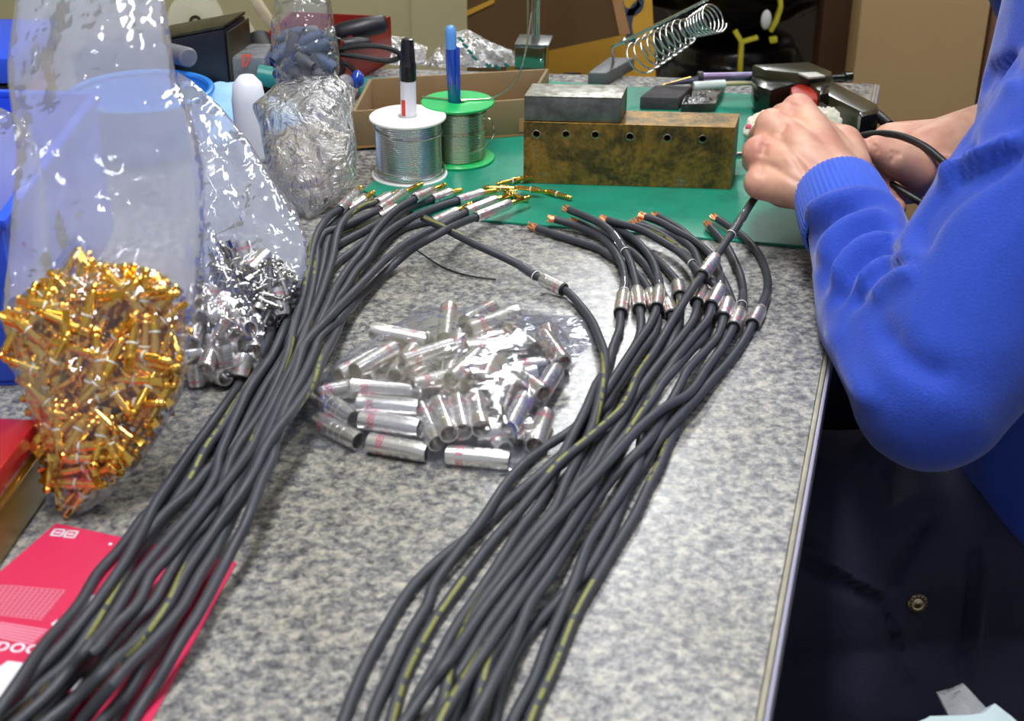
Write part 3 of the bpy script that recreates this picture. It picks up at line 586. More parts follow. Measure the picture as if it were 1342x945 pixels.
# ------------------------------------------------------------------ things standing on the bench
def hgt(base, px, py): return PYp(px, py, base.y).z - base.z
simple('spool_white', '#eceae6', .35); simple('spool_green', '#1fb35f', .35); simple('spool_hub', '#24272b', .6)
simple('solder', '#cfd2d2', .24, 1); simple('solder_warm', '#c9c7b0', .22, 1)
def spool(c, R_, h, rw, flange, wire, turns, label):
    e = empty('solder_reel', c, label, 'reel')
    e_h = .0024
    hub = [(.0075, 0), (.0075, h)]
    for nm, z in (('lower_flange', 0), ('upper_flange', h-e_h)):
        obj(nm, MB().lathe([(.0078, z), (R_-.0006, z), (R_, z+.0006), (R_, z+e_h-.0006), (R_-.0006, z+e_h), (.0078, z+e_h)], 56, Matrix.Translation(c), close=True), flange, e)
    obj('hub', MB().lathe([(.0072, .001), (.0082, .001), (.0082, h-.001), (.0072, h-.001)], 24, Matrix.Translation(c), close=True), flange, e)
    z0, z1 = e_h+.0003, h-e_h-.0003; pr = [(.010, z0)]; n = turns; d = (z1-z0)/n
    for i in range(n):
        for a in (-.9, -.3, .3, .9): pr.append((rw - .0006 + d*.5*math.cos(a*1.2), z0+d*(i+.5)+d*.45*math.sin(a*1.2)))
    pr.append((.010, z1))
    obj('wound_solder', MB().lathe(pr, 56, Matrix.Translation(c)), wire, e, ang=50)
    return e
wc = P(537, 231, 0); wc.z = .0008
sw = spool(wc, .0305, .0500, .0262, 'spool_white', 'solder', 26, 'white-flanged reel of shiny solder wire with a marker standing in its hub')
gc = P(601, 208, th); 
sg = spool(gc, .0300, .0495, .0222, 'spool_green', 'solder_warm', 26, 'bright green reel of solder wire with a blue pen standing in its hub')
# loose turns of wire
pts = [wc + Vector((.0285*math.cos(a), .0285*math.sin(a), .006+.0016*math.sin(a*2))) for a in np.linspace(2.6, 6.9, 30)]
obj('loose_solder_turn', MB().tube(pts, .0008, 6), 'solder', sw)
pts = [wc + Vector((.0272*math.cos(a), .0272*math.sin(a), .040-.0035*math.cos(a+.6))) for a in np.linspace(3.0, 6.6, 24)]
obj('loose_solder_turn', MB().tube(pts, .0007, 6), 'solder', sw)
pts = [gc + Vector(p) for p in ((.021, -.006, .037), (.026, -.006, .036), (.0295, -.008, .029), (.028, -.012, .021), (.020, -.016, .014), (.012, -.020, .0115))]
pts = [Vector(p) for p in catmull([tuple(p) for p in pts], .002)]
obj('loose_solder_turn', MB().tube(pts, .0007, 6), 'solder_warm', sg)
for zz in (.024, .041):
    pts = [gc + Vector((.0228*math.cos(a), .0228*math.sin(a), zz-.003*math.sin(a*.7+zz*50))) for a in np.linspace(3.1, 6.4, 20)]
    obj('loose_solder_turn', MB().tube(pts, .0007, 6), 'solder_warm', sg)
zt = gc.z + .0495 + .0008
fl = [P(553, 127, zt), P(590, 130.5, zt), P(625, 130.5, zt), P(645, 128, zt+.001)]
q = [tuple(p) for p in fl] + [tuple(PYp(x, y, gc.y + dy)) for x, y, dy in ((668, 115, .002), (681, 95, .004), (690, 62, .006), (697, 16, .01))]
obj('free_solder_end', MB().tube([Vector(p) for p in catmull(q, .003)], .0009, 8), 'solder_warm', sg, ang=80)
# marker and pen standing in the hubs
simple('marker_body', '#e9e8f2', .35); simple('marker_cap', '#121216', .25, coat=.5); simple('red_print', '#d8432a', .5)
mc = wc + Vector((0, 0, .004)); e = empty('marker_pen', mc, 'white marker pen with glossy black cap standing in the white reel', 'pen')
ms = Matrix.Translation(mc) @ Matrix.Rotation(math.radians(1), 4, 'Y')
mz = hgt(mc, 535, 105); mt_ = hgt(mc, 535, 50)
obj('barrel', MB().lathe([(.0058, 0), (.0062, .002), (.0062, mz)], 24, ms), 'marker_body', e)
obj('cap', MB().lathe([(.0064, mz), (.0066, mz+.001), (.0066, mz+.012), (.0061, mz+.013), (.0058, mz+.018), (.0050, mt_-.003), (.0044, mt_-.0005), (.003, mt_)], 20, ms), 'marker_cap', e, ang=25)
mb = MB()
for k in range(8): mb.box((0, 0, 0), (.0001, .0001, .0001)) if False else None
pr = []
for k in range(7):
    a = math.radians(215 + k*6); pr.append((.00626*math.cos(a), .00626*math.sin(a)))
vs = [ms @ Vector((x, y, .047)) for x, y in pr] + [ms @ Vector((x, y, .060)) for x, y in pr]
obj('red_print', MB().add(vs, [(i, i+1, i+8, i+7) for i in range(6)]), 'red_print', e)
simple('pen_blue', '#1f52c8', .12, trans=.35, coat=.6); simple('pen_light', '#5f9be8', .25); simple('pen_teal', '#1577a0', .15, trans=.4)
pc_ = gc + Vector((-.001, 0, .006)); e = empty('ballpoint_pen', pc_, 'translucent blue ballpoint pen with clip standing in the green reel', 'pen')
ph = hgt(pc_, 597, 34); pm = Matrix.Translation(pc_) @ Matrix.Rotation(math.radians(-2), 4, 'Y')
obj('grip', MB().lathe([(.0022, 0), (.0048, .012), (.0052, .03), (.0052, .058)], 20, pm), 'pen_teal', e)
obj('barrel', MB().lathe([(.0052, .058), (.0055, .066), (.0054, ph-.026), (.0046, ph-.018)], 20, pm), 'pen_blue', e)
obj('button', MB().lathe([(.0043, ph-.018), (.0043, ph-.006), (.0036, ph-.001), (.002, ph+.0004), (0, ph+.0006)], 18, pm), 'pen_light', e, ang=60)
obj('clip', MB().box(pm @ Vector((.0045, -.0045, ph-.036)), (.0034, .0022, .040)), 'pen_blue', e, bevel=.0008)
# brass block with six blind holes
m, t, b = new_mat('brass_worn')
tc = t.add('ShaderNodeTexCoord'); nz = t.add('ShaderNodeTexNoise'); nz.inputs['Scale'].default_value = 38; nz.inputs['Detail'].default_value = 9; nz.inputs['Roughness'].default_value = .75
nz2 = t.add('ShaderNodeTexNoise'); nz2.inputs['Scale'].default_value = 320; nz2.inputs['Detail'].default_value = 4
t.link(tc.outputs['Object'], nz.inputs['Vector']); t.link(tc.outputs['Object'], nz2.inputs['Vector'])
rp = t.add('ShaderNodeValToRGB'); cr = rp.color_ramp; cr.elements[0].position = .30; cr.elements[0].color = rgb('#2b2a22'); cr.elements[1].position = .72; cr.elements[1].color = rgb('#b8a070')
for p_, c_ in ((.42, '#5a4a26'), (.50, '#7d6330'), (.58, '#a0762f'), (.64, '#7f7458')):
    q_ = cr.elements.new(p_); q_.color = rgb(c_)
t.link(nz.outputs['Fac'], rp.inputs['Fac'])
mxx = t.add('ShaderNodeMixRGB', blend_type='OVERLAY'); mxx.inputs['Fac'].default_value = .7; t.link(rp.outputs['Color'], mxx.inputs[1]); t.link(nz2.outputs['Fac'], mxx.inputs[2])
t.link(mxx.outputs['Color'], b.inputs['Base Color'])
simple('brass_edge', '#d39a3a', .3, .8)
b.inputs['Metallic'].default_value = .45; b.inputs['Roughness'].default_value = .42
bp = t.add('ShaderNodeBump'); bp.inputs['Strength'].default_value = .5; bp.inputs['Distance'].default_value = .0008; t.link(nz2.outputs['Fac'], bp.inputs['Height']); t.link(bp.outputs['Normal'], b.inputs['Normal'])
z0 = th + .0003
FLb, FRb = P(686, 239.5, z0), P(957, 248, z0); hB = hgt(FLb, 683.6, 159.4)
dep = P(962, 152, z0+hB) - P(955.7, 169.5, z0+hB); dep = dep.normalized()*.036
be = empty('brass_block', (FLb+FRb)/2, 'heavy stained brass block with six holes along its front', 'metal block')
mb = MB().quadbox([FLb, FRb, FRb+dep, FLb+dep], hB)
blk = obj('block_body', mb, 'brass_worn', be, smooth=False, recalc=True)
cut = MB()
ax = (FRb-FLb).normalized(); nin = Vector((-ax.y, ax.x, 0))
def on_front(px, py):
    return PPL(px, py, FLb, nin)
hol = [(703, 175.6), (741.7, 176), (780, 176.7), (825.5, 179), (874.5, 181), (921, 182)]
for h_ in hol:
    c = on_front(*h_); cut.lathe([(.0028, -.002), (.0028, .014)], 20, frameM(c, nin))
co = obj('hole_cutter', cut, 'brass_worn', recalc=True)
bo = blk.modifiers.new('b', 'BOOLEAN'); bo.object = co; bo.operation = 'DIFFERENCE'; bo.solver = 'EXACT'
co.location = (0, 0, 0); bpy.context.view_layer.update()
dg = bpy.context.evaluated_depsgraph_get(); nm = bpy.data.meshes.new_from_object(blk.evaluated_get(dg)); blk.modifiers.clear(); blk.data = nm
bpy.data.objects.remove(co)
bv = blk.modifiers.new('bev', 'BEVEL'); bv.width = .0009; bv.segments = 2; bv.limit_method = 'ANGLE'; bv.material = 1; blk.data.materials.append(MATS['brass_edge'])
for h_ in hol:
    c = on_front(*h_); obj('hole_rim', MB().lathe([(.0027, -.0003), (.0033, -.0002), (.0035, .0004), (.0027, .0004)], 20, frameM(c, nin), close=True), 'solder_warm', be)
m = simple('steel_worn', '#8f908d', .36, .8, var=.16, vscale=60, var_col='#5d5f5e', bump=.25, bscale=400)
simple('steel_top', '#b9b7ae', .42, .6, var=.14, vscale=110, var_col='#6b675e')
zb = z0 + hB + .0003
a, b2 = P(684.6, 158.5, zb), P(813.5, 161.5, zb); hS = hgt(a, 684.6, 126)
d2_ = P(821.4, 114, zb+hS) - P(813.5, 131, zb+hS)
a = a + ax*.0012 + nin*.0006; b2 = b2 + nin*.0006; d2_ = d2_.normalized()*min(d2_.length, .0345)
se = empty('steel_block', (a+b2)/2, 'smaller grey steel block with scratched silvery top, lying on the brass block', 'metal block')
obj('block_body', MB().quadbox([a, b2, b2+d2_, a+d2_], hS-.0008), 'steel_worn', se, bevel=.0007)
obj('worn_top', MB().quadbox([v + Vector((0, 0, hS-.0007)) for v in (a, b2, b2+d2_, a+d2_)], .0009), 'steel_top', se, bevel=.0004)
# cardboard tray
m = simple('card_tan', '#8f7a58', .8, var=.25, vscale=9, var_col='#7f6b4b', bump=.1, bscale=80)
simple('card_inner', '#a97f52', .8); simple('card_light', '#b3946a', .85, var=.3, vscale=4, var_col='#a5875f', bump=.08, bscale=60)
simple('card_yellow', '#c9992f', .7, var=.3, vscale=3, var_col='#ba8b2a'); simple('card_shade', '#5f451f', .75, var=.3, vscale=4, var_col='#523a19')  # the darker brown stands in for shade on the yellow carton
cs = [Vector(v) for v in ((-.134, 1.142, 0), (.016, 1.178, 0), (.034, 1.272, 0), (-.128, 1.240, 0))]
te = empty('cardboard_tray', (-.05, 1.2, th), 'shallow open brown cardboard tray standing behind the two solder reels', 'tray')
c0 = sum(cs, Vector())/4; zt_ = th+.0004
obj('tray_bottom', MB().quadbox([v + Vector((0, 0, zt_)) for v in cs], .002), 'card_inner', te)
for i in range(4):
    p, q_ = cs[i], cs[(i+1) % 4]; inn = (c0-(p+q_)/2); inn = inn.normalized()*.003
    fl_ = Vector((0, 0, 0))
    obj('tray_side', MB().quadbox([v + Vector((0, 0, zt_+.002)) for v in (p, q_, q_+inn, p+inn)], .0305), 'card_tan', te, bevel=.0006)
# flattened corner seam on the tray front
obj('seam_tape', MB().quadbox([cs[1] + Vector((-.010, -.0032, zt_+.004)), cs[1] + Vector((.0, -.0008, zt_+.004)), cs[1] + Vector((.0, -.0002, zt_+.004)), cs[1] + Vector((-.010, -.0026, zt_+.004))], .012), 'card_inner', te)
# chrome pole on a square foot
simple('chrome', '#cfd3d6', .08, 1); simple('mirror_box', '#9fa39c', .12, 1)
pb = P(697, 101, 0); pz = hgt(pb, 700, 62)
pe = empty('lamp_stand', pb, 'chrome pole rising from a square polished metal foot, behind the cardboard tray', 'stand')
R = Matrix.Rotation(math.radians(-8), 3, 'Z')
obj('square_foot', MB().box(pb + Vector((0, .018, pz/2+.0005)), (.030, .034, pz-.001), R), 'mirror_box', pe, bevel=.0015)
obj('foot_cap', MB().box(pb + Vector((.002, .018, pz+.0015)), (.034, .038, .003), R), 'steel_worn', pe, bevel=.001)
obj('pole', MB().lathe([(.0042, pz), (.0042, .42)], 20, Matrix.Translation(pb + Vector((.004, .018, 0)))), 'chrome', pe)
obj('thin_rod', MB().lathe([(.0010, pz), (.0010, .40)], 8, Matrix.Translation(pb + Vector((-.004, .012, 0)))), 'solder_warm', pe)
obj('screw', MB().lathe([(.0018, 0), (.0018, .001), (.001, .0016)], 12, frameM(pb + Vector((.009, .0005, pz*.55)), (0, -1, 0))), 'chrome', pe)
# soldering iron stand: grey foot, rod and spring holder
simple('cast_grey', '#5d5e60', .5, bump=.3, bscale=150)
ib = P(781, 111, 0); FL_, FR_ = P(769.6, 112, .0005), P(794, 112.5, .0005); ih = hgt(FL_, 769.6, 95)
dv = P(817, 77, ih) - P(794.5, 94, ih); dv = dv.normalized()*.06
ie = empty('soldering_iron_stand', ib, 'grey cast foot with a sprung wire soldering iron holder pointing up right', 'stand')
obj('cast_foot', MB().quadbox([FL_, FR_ , FR_ + dv + Vector((.008, 0, 0)), FL_ + dv], ih), 'cast_grey', ie, bevel=.002)
f0 = FL_*.45 + FR_*.55 + dv*.72 + Vector((0, 0, ih))
dA = 1.325
r0p, r1p, r2p = f0 - Vector((0, 0, .004)), D(803, 62, dA+.01), D(818, 54, dA)
rodend = D(928, -1, 1.26)
pts = [Vector(p) for p in catmull([tuple(r0p), tuple(f0 + Vector((0, 0, .006))), tuple(r1p), tuple(r2p), tuple((r2p*.5+rodend*.5)), tuple(rodend)], .003)]
obj('holder_rod', MB().tube(pts, .0016, 10), 'chrome', ie, ang=80)
obj('rod_collar', MB().ball(r2p, .0036, 14), 'chrome', ie, ang=180)
Aa, Ab, Ac = D(834, 79, 1.335), D(906, 36, 1.275), D(938, 23, 1.245)
hp = []; N1 = 9; N2 = 7
def hel(c, axd, rad, ph):
    f_ = frameM(c, axd); return f_ @ Vector((rad*math.cos(ph), rad*math.sin(ph), 0))
axd = (Ac-Aa).normalized(); ph = 0
for i in range(N1*22):
    s_ = i/(N1*22); hp.append(hel(Aa.lerp(Ab, s_**.85), axd, .0165 - .0045*s_**1.5 - (.002 if s_ > .9 else 0), ph)); ph += 2*PI/22
for i in range(N2*22):
    s_ = i/(N2*22); hp.append(hel(Ab.lerp(Ac, s_), axd, .0085 + .0055*s_**.7, ph)); ph += 2*PI/22
hp2 = [hp[0]] 
for i in range(1, len(hp)-1): hp2.append((hp[i-1]+hp[i]*2+hp[i+1])/4)
obj('spring', MB().tube(hp2, .0009, 6), 'chrome', ie, ang=180)
# dark sponge tin and dross tray behind the blocks
simple('sponge_dark', '#4c4a4e', .8, bump=.6, bscale=200, var=.2, vscale=90, var_col='#3a3535'); simple('tray_metal', '#67625b', .4, .7, var=.2, vscale=60, var_col='#3c3631')
simple('dross', '#d9d9d9', .35, .5)
a, b2 = P(838, 143, th+.0002), P(888, 144.5, th+.0002); hh = hgt(a, 838, 127)
d_ = P(907, 113, hh+th) - P(888, 128.5, hh+th)
o = obj('sharpening_block', MB().quadbox([a, b2, b2+d_, a+d_], hh), 'sponge_dark', bevel=.001, base=(a+b2)/2)
tag(o, 'dark grey dusty oblong block lying behind the brass block', 'block')
tb = [P(892, 148, th), P(937, 147, th), P(950, 118, th), P(908, 112, th)]
tre = empty('dross_tray', sum(tb, Vector())/4, 'small dirty metal tray holding white solder dross beside the brass block', 'tray')
obj('tray_floor', MB().quadbox([v + Vector((0, 0, .0003)) for v in tb], .001), 'tray_metal', tre)
tcn = sum(tb, Vector())/4
for i in range(4):
    p, q_ = tb[i], tb[(i+1) % 4]; inn = (tcn-(p+q_)/2).normalized()*.0018
    obj('tray_rim', MB().quadbox([v + Vector((0, 0, .0012)) for v in (p, q_, q_+inn, p+inn)], .007), 'tray_metal', tre, bevel=.0004)
rnd = random.Random(3); mb = MB()
for i in range(260):
    u, v = rnd.gauss(.4, .16), rnd.gauss(.28, .15); u = min(max(u, .08), .9); v = min(max(v, .06), .9)
    p = (tb[0]*(1-u)+tb[1]*u)*(1-v) + (tb[3]*(1-u)+tb[2]*u)*v
    mb.box(p + Vector((0, 0, .002+rnd.random()*.0035)), (.0012+rnd.random()*.0016, .001+rnd.random()*.001, .0008), Matrix.Rotation(rnd.random()*6, 3, (rnd.random(), rnd.random(), rnd.random()+.1)))
d_o = obj('solder_dross', mb, 'dross', tre, smooth=False); d_o['kind'] = 'stuff'
# thin wooden skewer and blade across the block
obj_s = obj('wire_brush', MB().tube([P(868, 112, .012), P(905, 104, .013)], [.0008, .0030], 8), 'gold', base=P(886, 106, .01)); tag(obj_s, 'slim brass scraper lying across the dark oblong block', 'tool')
# desoldering gun
simple('gun_black', '#14150f', .22, coat=.4); simple('gun_olive', '#35321f', .3, coat=.3); simple('gun_red', '#a32a1c', .4); simple('gun_steel', '#8b8fa8', .2, 1, var=.25, vscale=50, var_col='#6a4f6f'); simple('tube_white', '#dfe9e6', .3); simple('tube_beige', '#b3ac84', .35); simple('label_white', '#b9b9b2', .5)
gz = .03
G = lambda x, y, z: P(x, y, z)
ge = empty('desoldering_gun', G(1045, 130, .0), 'black pistol-shaped desoldering gun with red trigger and steel barrel, lying behind the fists', 'tool')
def slab(name, poly, z0_, z1_, mat_, bev=.002):
    pts_ = [P(x, y, z1_) for x, y in poly]; lo = [Vector((p.x, p.y, z0_)) for p in pts_]
    return obj(name, MB().quadbox(lo, z1_-z0_), mat_, ge, bevel=bev, recalc=True)
slab('body', [(985, 98), (1004, 90), (1040, 93), (1072, 100), (1074, 106), (1040, 109), (1010, 117), (990, 110)], .006, .032, 'gun_black', .006)
slab('top_housing', [(985, 84), (1060, 80), (1091, 93), (1089, 99), (1045, 95), (1003, 91)], .022, .040, 'gun_olive', .003)
slab('handle', [(1052, 99), (1078, 98), (1150, 135), (1151, 143), (1130, 146), (1070, 116)], .010, .034, 'gun_olive', .004)
slab('handle_butt', [(1122, 140), (1152, 136), (1152, 148), (1128, 152)], .008, .033, 'gun_black', .004)
slab('name_label', [(1046, 95), (1070, 94), (1082, 99), (1060, 101)], .0385, .0405, 'label_white', .0004)
slab('trigger', [(1036, 114), (1046, 107), (1070, 112), (1073, 130), (1038, 128)], .008, .030, 'gun_red', .003)
slab('switch', [(1076, 112), (1088, 110), (1086, 122), (1074, 124)], .020, .036, 'gun_black', .002)
obj('barrel', MB().tube([P(917, 103, .022), P(985, 101, .024)], .0052, 16), 'gun_steel', ge)
obj('barrel_clamp', MB().tube([P(914, 103, .022), P(921, 103, .022)], .0068, 16), 'rubber_black', ge)
obj('nozzle', MB().tube([P(917, 104, .022), P(900, 106.5, .020), P(872, 111, .016)], [.0040, .0028, .0007], 12), 'gun_steel', ge)
obj('glass_tube', MB().tube([P(909, 113, .018), P(950, 110, .019)], .0042, 14), 'tube_white', ge)
obj('vacuum_pipe', MB().tube([P(950, 110, .019), P(1010, 107, .020)], .0024, 12), 'tube_beige', ge)
obj('rear_knob', MB().tube([P(1090, 102, .024), P(1106, 101, .024), P(1106.5, 101, .024), P(1115, 100, .024)], [.003, .003, .005, .005], 14), 'gun_black', ge)
obj('strain_relief', MB().tube([P(1136, 142, .022), P(1152, 153, .024), P(1166, 164, .022)], [.0055, .0050, .0042], 12), 'rubber_black', ge)
pts = [Vector(p) for p in catmull([tuple(P(1163, 162, .022)), tuple(P(1180, 176, .016)), tuple(P(1210, 196, .006)), tuple(P(1260, 215, .0045))], .003)]
obj('power_cord', MB().tube(pts, .0035, 10), 'rubber_black', ge)
# ------------------------------------------------------------------ loose pins, the pin kit
def pin_parts(scale=1.0):
    s_ = scale
    shank = MB().lathe([(.0006*s_, .0270*s_), (.0016*s_, .0262*s_), (.0019*s_, .0252*s_), (.0012*s_, .0240*s_), (.0019*s_, .0232*s_), (.0019*s_, .0222*s_), (.0015*s_, .0218*s_), (.0015*s_, .0214*s_), (.0018*s_, .0212*s_), (.0018*s_, .0122*s_), (.0026*s_, .0120*s_), (.0026*s_, .0092*s_), (.0021*s_, .0090*s_), (.0021*s_, .0070*s_), (.0024*s_, .0068*s_), (.0024*s_, .0056*s_), (.0, .0056*s_)][::-1], 10)
    col = MB().lathe([(.0018*s_, .0122*s_), (.0024*s_, .0122*s_), (.0024*s_, .0130*s_), (.0018*s_, .0130*s_)], 10, close=True)
    lug = MB().box((0, .0011*s_, .0030*s_), (.0030*s_, .0005*s_, .0060*s_)); lug.box((0, .0002*s_, .0005*s_), (.0036*s_, .0022*s_, .0005*s_)); lug.tube([(0, -.0008*s_, .006*s_), (0, -.0008*s_, .0015*s_)], .0006*s_, 5)
    return shank, col, lug
def make_pin(metal, label, group, name='jack_pin'):
    a_, c_, l_ = pin_parts()
    for q_ in (a_, c_, l_): q_.v = [(x, y, z-.0135) for x, y, z in q_.v]
    root = obj(name, a_, metal, local=True, ang=40); tag(root, label, 'jack plug', group)
    obj('insulating_collar', c_, 'white_ring', root, local=True); obj('solder_lug', l_, metal, root, local=True, smooth=False)
    return root
simple('gold_deep', '#f7c862', .2, 1)
gp = make_pin('gold_deep', 'gold jack pin packed with its like in the large clear bag, front left', 'gold jack pins in the large clear bag')
loose = [((719, 227.5), (683, 235), .0045, 'loose gold jack pin leaning against the foot of the brass block'), ((653, 241), (686, 234), .0025, 'loose gold jack pin second from the brass block, tip toward the plugs'),
         ((634, 245.5), (676, 247), .0030, 'loose gold jack pin whose tip points left between two plugs'), ((751, 260), (712, 249.5), .0028, 'loose gold jack pin lying nearest the free copper ends'),
         ((681, 246), (708, 250), .0060, 'loose gold jack pin bridging the small heap on the mat'), ((690, 262), (662, 252), .0022, 'loose gold jack pin under the frontmost silver plug tips')]
for i, (a, b2, z, lab) in enumerate(loose):
    A_, B_ = P(*b2, z+th), P(*a, z+th); c = copy_tree(gp, frameM((A_+B_)/2, B_-A_, roll=i*1.1)); c['label'] = lab; c['group'] = 'loose gold pins on the mat'
# ------------------------------------------------------------------ plastic pouches and what they hold
class Pouch:
    """a pouch in a plane: outline given as pixels seen on that plane"""
    def __init__(s, outline, o, n, T, pw=3.0):
        s.o = Vector(o); s.n = Vector(n).normalized()
        s.x = Vector((1, 0, 0)); s.x = (s.x - s.n*s.x.dot(s.n)).normalized(); s.y = s.n.cross(s.x)
        pts = []
        for px, py in outline:
            p = PPL(px, py, s.o, s.n) - s.o; pts.append((p.dot(s.x), p.dot(s.y)))
        s.poly = np.array(pts); A_ = s.poly; B_ = np.roll(A_, -1, 0); cr_ = A_[:, 0]*B_[:, 1]-B_[:, 0]*A_[:, 1]
        s.c = ((A_+B_)*cr_[:, None]).sum(0)/(3*cr_.sum()); s.T = T; s.pw = pw
        th_ = np.linspace(-PI, PI, 721); R_ = np.zeros(721)
        for i, a in enumerate(th_):
            d = np.array((math.cos(a), math.sin(a))); best = 0
            for k in range(len(A_)):
                p, q = A_[k]-s.c, B_[k]-s.c; e = q-p; den = d[0]*e[1]-d[1]*e[0]
                if abs(den) < 1e-12: continue
                t_ = (p[0]*e[1]-p[1]*e[0])/den; u_ = (p[0]*d[1]-p[1]*d[0])/den
                if t_ > 0 and -1e-6 <= u_ <= 1+1e-6: best = max(best, t_)
            R_[i] = best
        s.th, s.R = th_, R_
    def rho(s, q):
        d = np.asarray(q)-s.c; r = np.hypot(d[..., 0], d[..., 1]); return r/np.maximum(np.interp(np.arctan2(d[..., 1], d[..., 0]), s.th, s.R), 1e-6)
    def thick(s, q): return s.T*np.maximum(1-np.minimum(s.rho(q), 1)**s.pw, 0)**.5
    def world(s, a, b, c=0): return s.o + s.x*float(a) + s.y*float(b) + s.n*float(c)
def relax(P0, dirs, hl, rad, pouch=None, iters=40, slab=None, fixed=0, zlim=None):
    """push capsule-like items apart; P0 in pouch coordinates (a, b, c)"""
    P_ = P0.copy(); n = len(P_); K = 5; ks = np.linspace(-1, 1, K)
    for it in range(iters):
        S = P_[:, None, :] + dirs[:, None, :]*ks[None, :, None]*(hl[:, None, None]-rad[:, None, None]*.5)
        F_ = S.reshape(-1, 3); r_ = np.repeat(rad, K); idx = np.repeat(np.arange(n), K)
        d = F_[:, None, :]-F_[None, :, :]; dist = np.sqrt((d**2).sum(-1)) + 1e-9
        pen = np.maximum(r_[:, None]+r_[None, :]-dist, 0); pen[idx[:, None] == idx[None, :]] = 0
        mv = (d/dist[..., None]*pen[..., None]).sum(1); cnt = (pen > 0).sum(1)
        mvi = np.zeros((n, 3)); cn = np.zeros(n); np.add.at(mvi, idx, mv); np.add.at(cn, idx, cnt)
        mvi = mvi/np.maximum(cn, 1)[:, None]*.8
        mvi[:fixed] *= .12
        P_ = P_ + mvi
        if pouch is not None:
            q = P_[:, :2]; rh = pouch.rho(q); lim = .93; f_ = np.where(rh > lim, lim/np.maximum(rh, 1e-6), 1)
            f_[:fixed] = 1
            P_[:, :2] = pouch.c + (q-pouch.c)*f_[:, None]
            for sg in (-1, 1):
                e_ = P_[:, :2] + sg*dirs[:, :2]*hl[:, None]*.9; rh = pouch.rho(e_); ex = np.where(rh > .98, .98/np.maximum(rh, 1e-6), 1); ex[:fixed] = 1
                P_[:, :2] += (pouch.c + (e_-pouch.c)*ex[:, None] - e_)*.6
            t_ = np.maximum(pouch.thick(P_[:, :2]) - rad*.6, .001)
            lo = np.where(np.ones(n, bool), -t_, 0) if slab is None else rad*1.0 + np.abs(dirs[:, 2])*hl*.9
            hi = t_ if slab is None else np.maximum(t_, rad*1.02)
            P_[:, 2] = np.minimum(P_[:, 2], np.maximum(hi, lo)); P_[:, 2] = np.maximum(P_[:, 2], lo)
    return P_
def film(name, pouch, mat_, parent, contents=(), mat2=None, amp=.002, nscale=16, seed=0, slab=False, rings=22, seg=110, zmin=.0006, edge=.0006, both=True):
    """front and back sheets of a pouch, creased, wrapped over the contents' bulges"""
    mb = MB(); sides = (1, -1)
    vs_all = []; fs = []
    def disp(p, k):
        q = Vector((p.x, p.y, p.z))*nscale + Vector((seed*3.1, k*7.7, seed))
        d_, pp = noise.voronoi(q); v = (d_[1]-d_[0])
        w = noise.noise(q*.55) + .5*noise.noise(q*1.7)
        return amp*(v*1.1 - .5 + .9*w)
    for si, sd in enumerate(sides):
        base = len(mb.v); vs = []; 
        for r in range(rings+1):
            rho_ = (r/rings)**.8
            for k in range(seg):
                a = -PI + 2*PI*k/seg; Rr = np.interp(a, pouch.th, pouch.R)*rho_
                x, y = pouch.c[0]+Rr*math.cos(a), pouch.c[1]+Rr*math.sin(a); q = np.array((x, y))
                t_ = float(pouch.thick(q))
                for cc in contents: t_ = max(t_, float(cc.thick(q)) + (.0035 if cc.rho(q) < 1 else 0))
                w = pouch.world(x, y, 0)
                fade = min(1, (1-rho_)*6)
                if slab:
                    c_ = t_ + edge if sd > 0 else .0
                    c_ += disp(w, si)*fade if sd > 0 else 0
                    c_ = max(c_, zmin + .0006) if sd > 0 else zmin*.6
                else:
                    c_ = sd*(t_ + edge) + disp(w, si)*(.35 + .65*fade)
                p = pouch.world(x, y, c_)
                if p.z < zmin: p.z = zmin
                vs.append(p)
        f_ = []
        for r in range(rings):
            for k in range(seg):
                k2 = (k+1) % seg
                q4 = (r*seg+k, r*seg+k2, (r+1)*seg+k2, (r+1)*seg+k)
                if r == 0: q4 = (0, (r+1)*seg+k2, (r+1)*seg+k) if False else q4
                f_.append(q4 if sd > 0 else q4[::-1])
        nf0 = len(mb.f); mb.add(vs, f_)
        if mat2 and contents:
            for r in range(rings):
                for k in range(seg):
                    rho_ = ((r+.5)/rings)**.8; a = -PI + 2*PI*(k+.5)/seg; Rr = np.interp(a, pouch.th, pouch.R)*rho_
                    if min(c.rho(np.array((pouch.c[0]+Rr*math.cos(a), pouch.c[1]+Rr*math.sin(a)))) for c in contents) < 1.03: mb.mi[nf0 + r*seg + k] = 1
    return obj(name, mb, [mat_, mat2] if mat2 else mat_, parent, ang=180)
def orient(pouch, dirs, P_):
    R = Matrix((pouch.x, pouch.y, pouch.n)).transposed()
    return [(pouch.world(*p), (R @ Vector(d))) for p, d in zip(P_, dirs)]
rng = np.random.default_rng(5)
def rdirs(n, flat=.5):
    a = rng.uniform(0, 2*PI, n); z = rng.normal(0, flat, n); d = np.stack([np.cos(a), np.sin(a), z], 1); return d/np.linalg.norm(d, axis=1)[:, None]
def seedpts(pouch, n, lo, hi):
    out = []
    mn, mx_ = pouch.poly.min(0), pouch.poly.max(0)
    while len(out) < n:
        q = rng.uniform(mn, mx_)
        if pouch.rho(q) < .93:
            t_ = float(pouch.thick(q)); out.append((q[0], q[1], t_*rng.uniform(lo, hi)))
    return np.array(out)
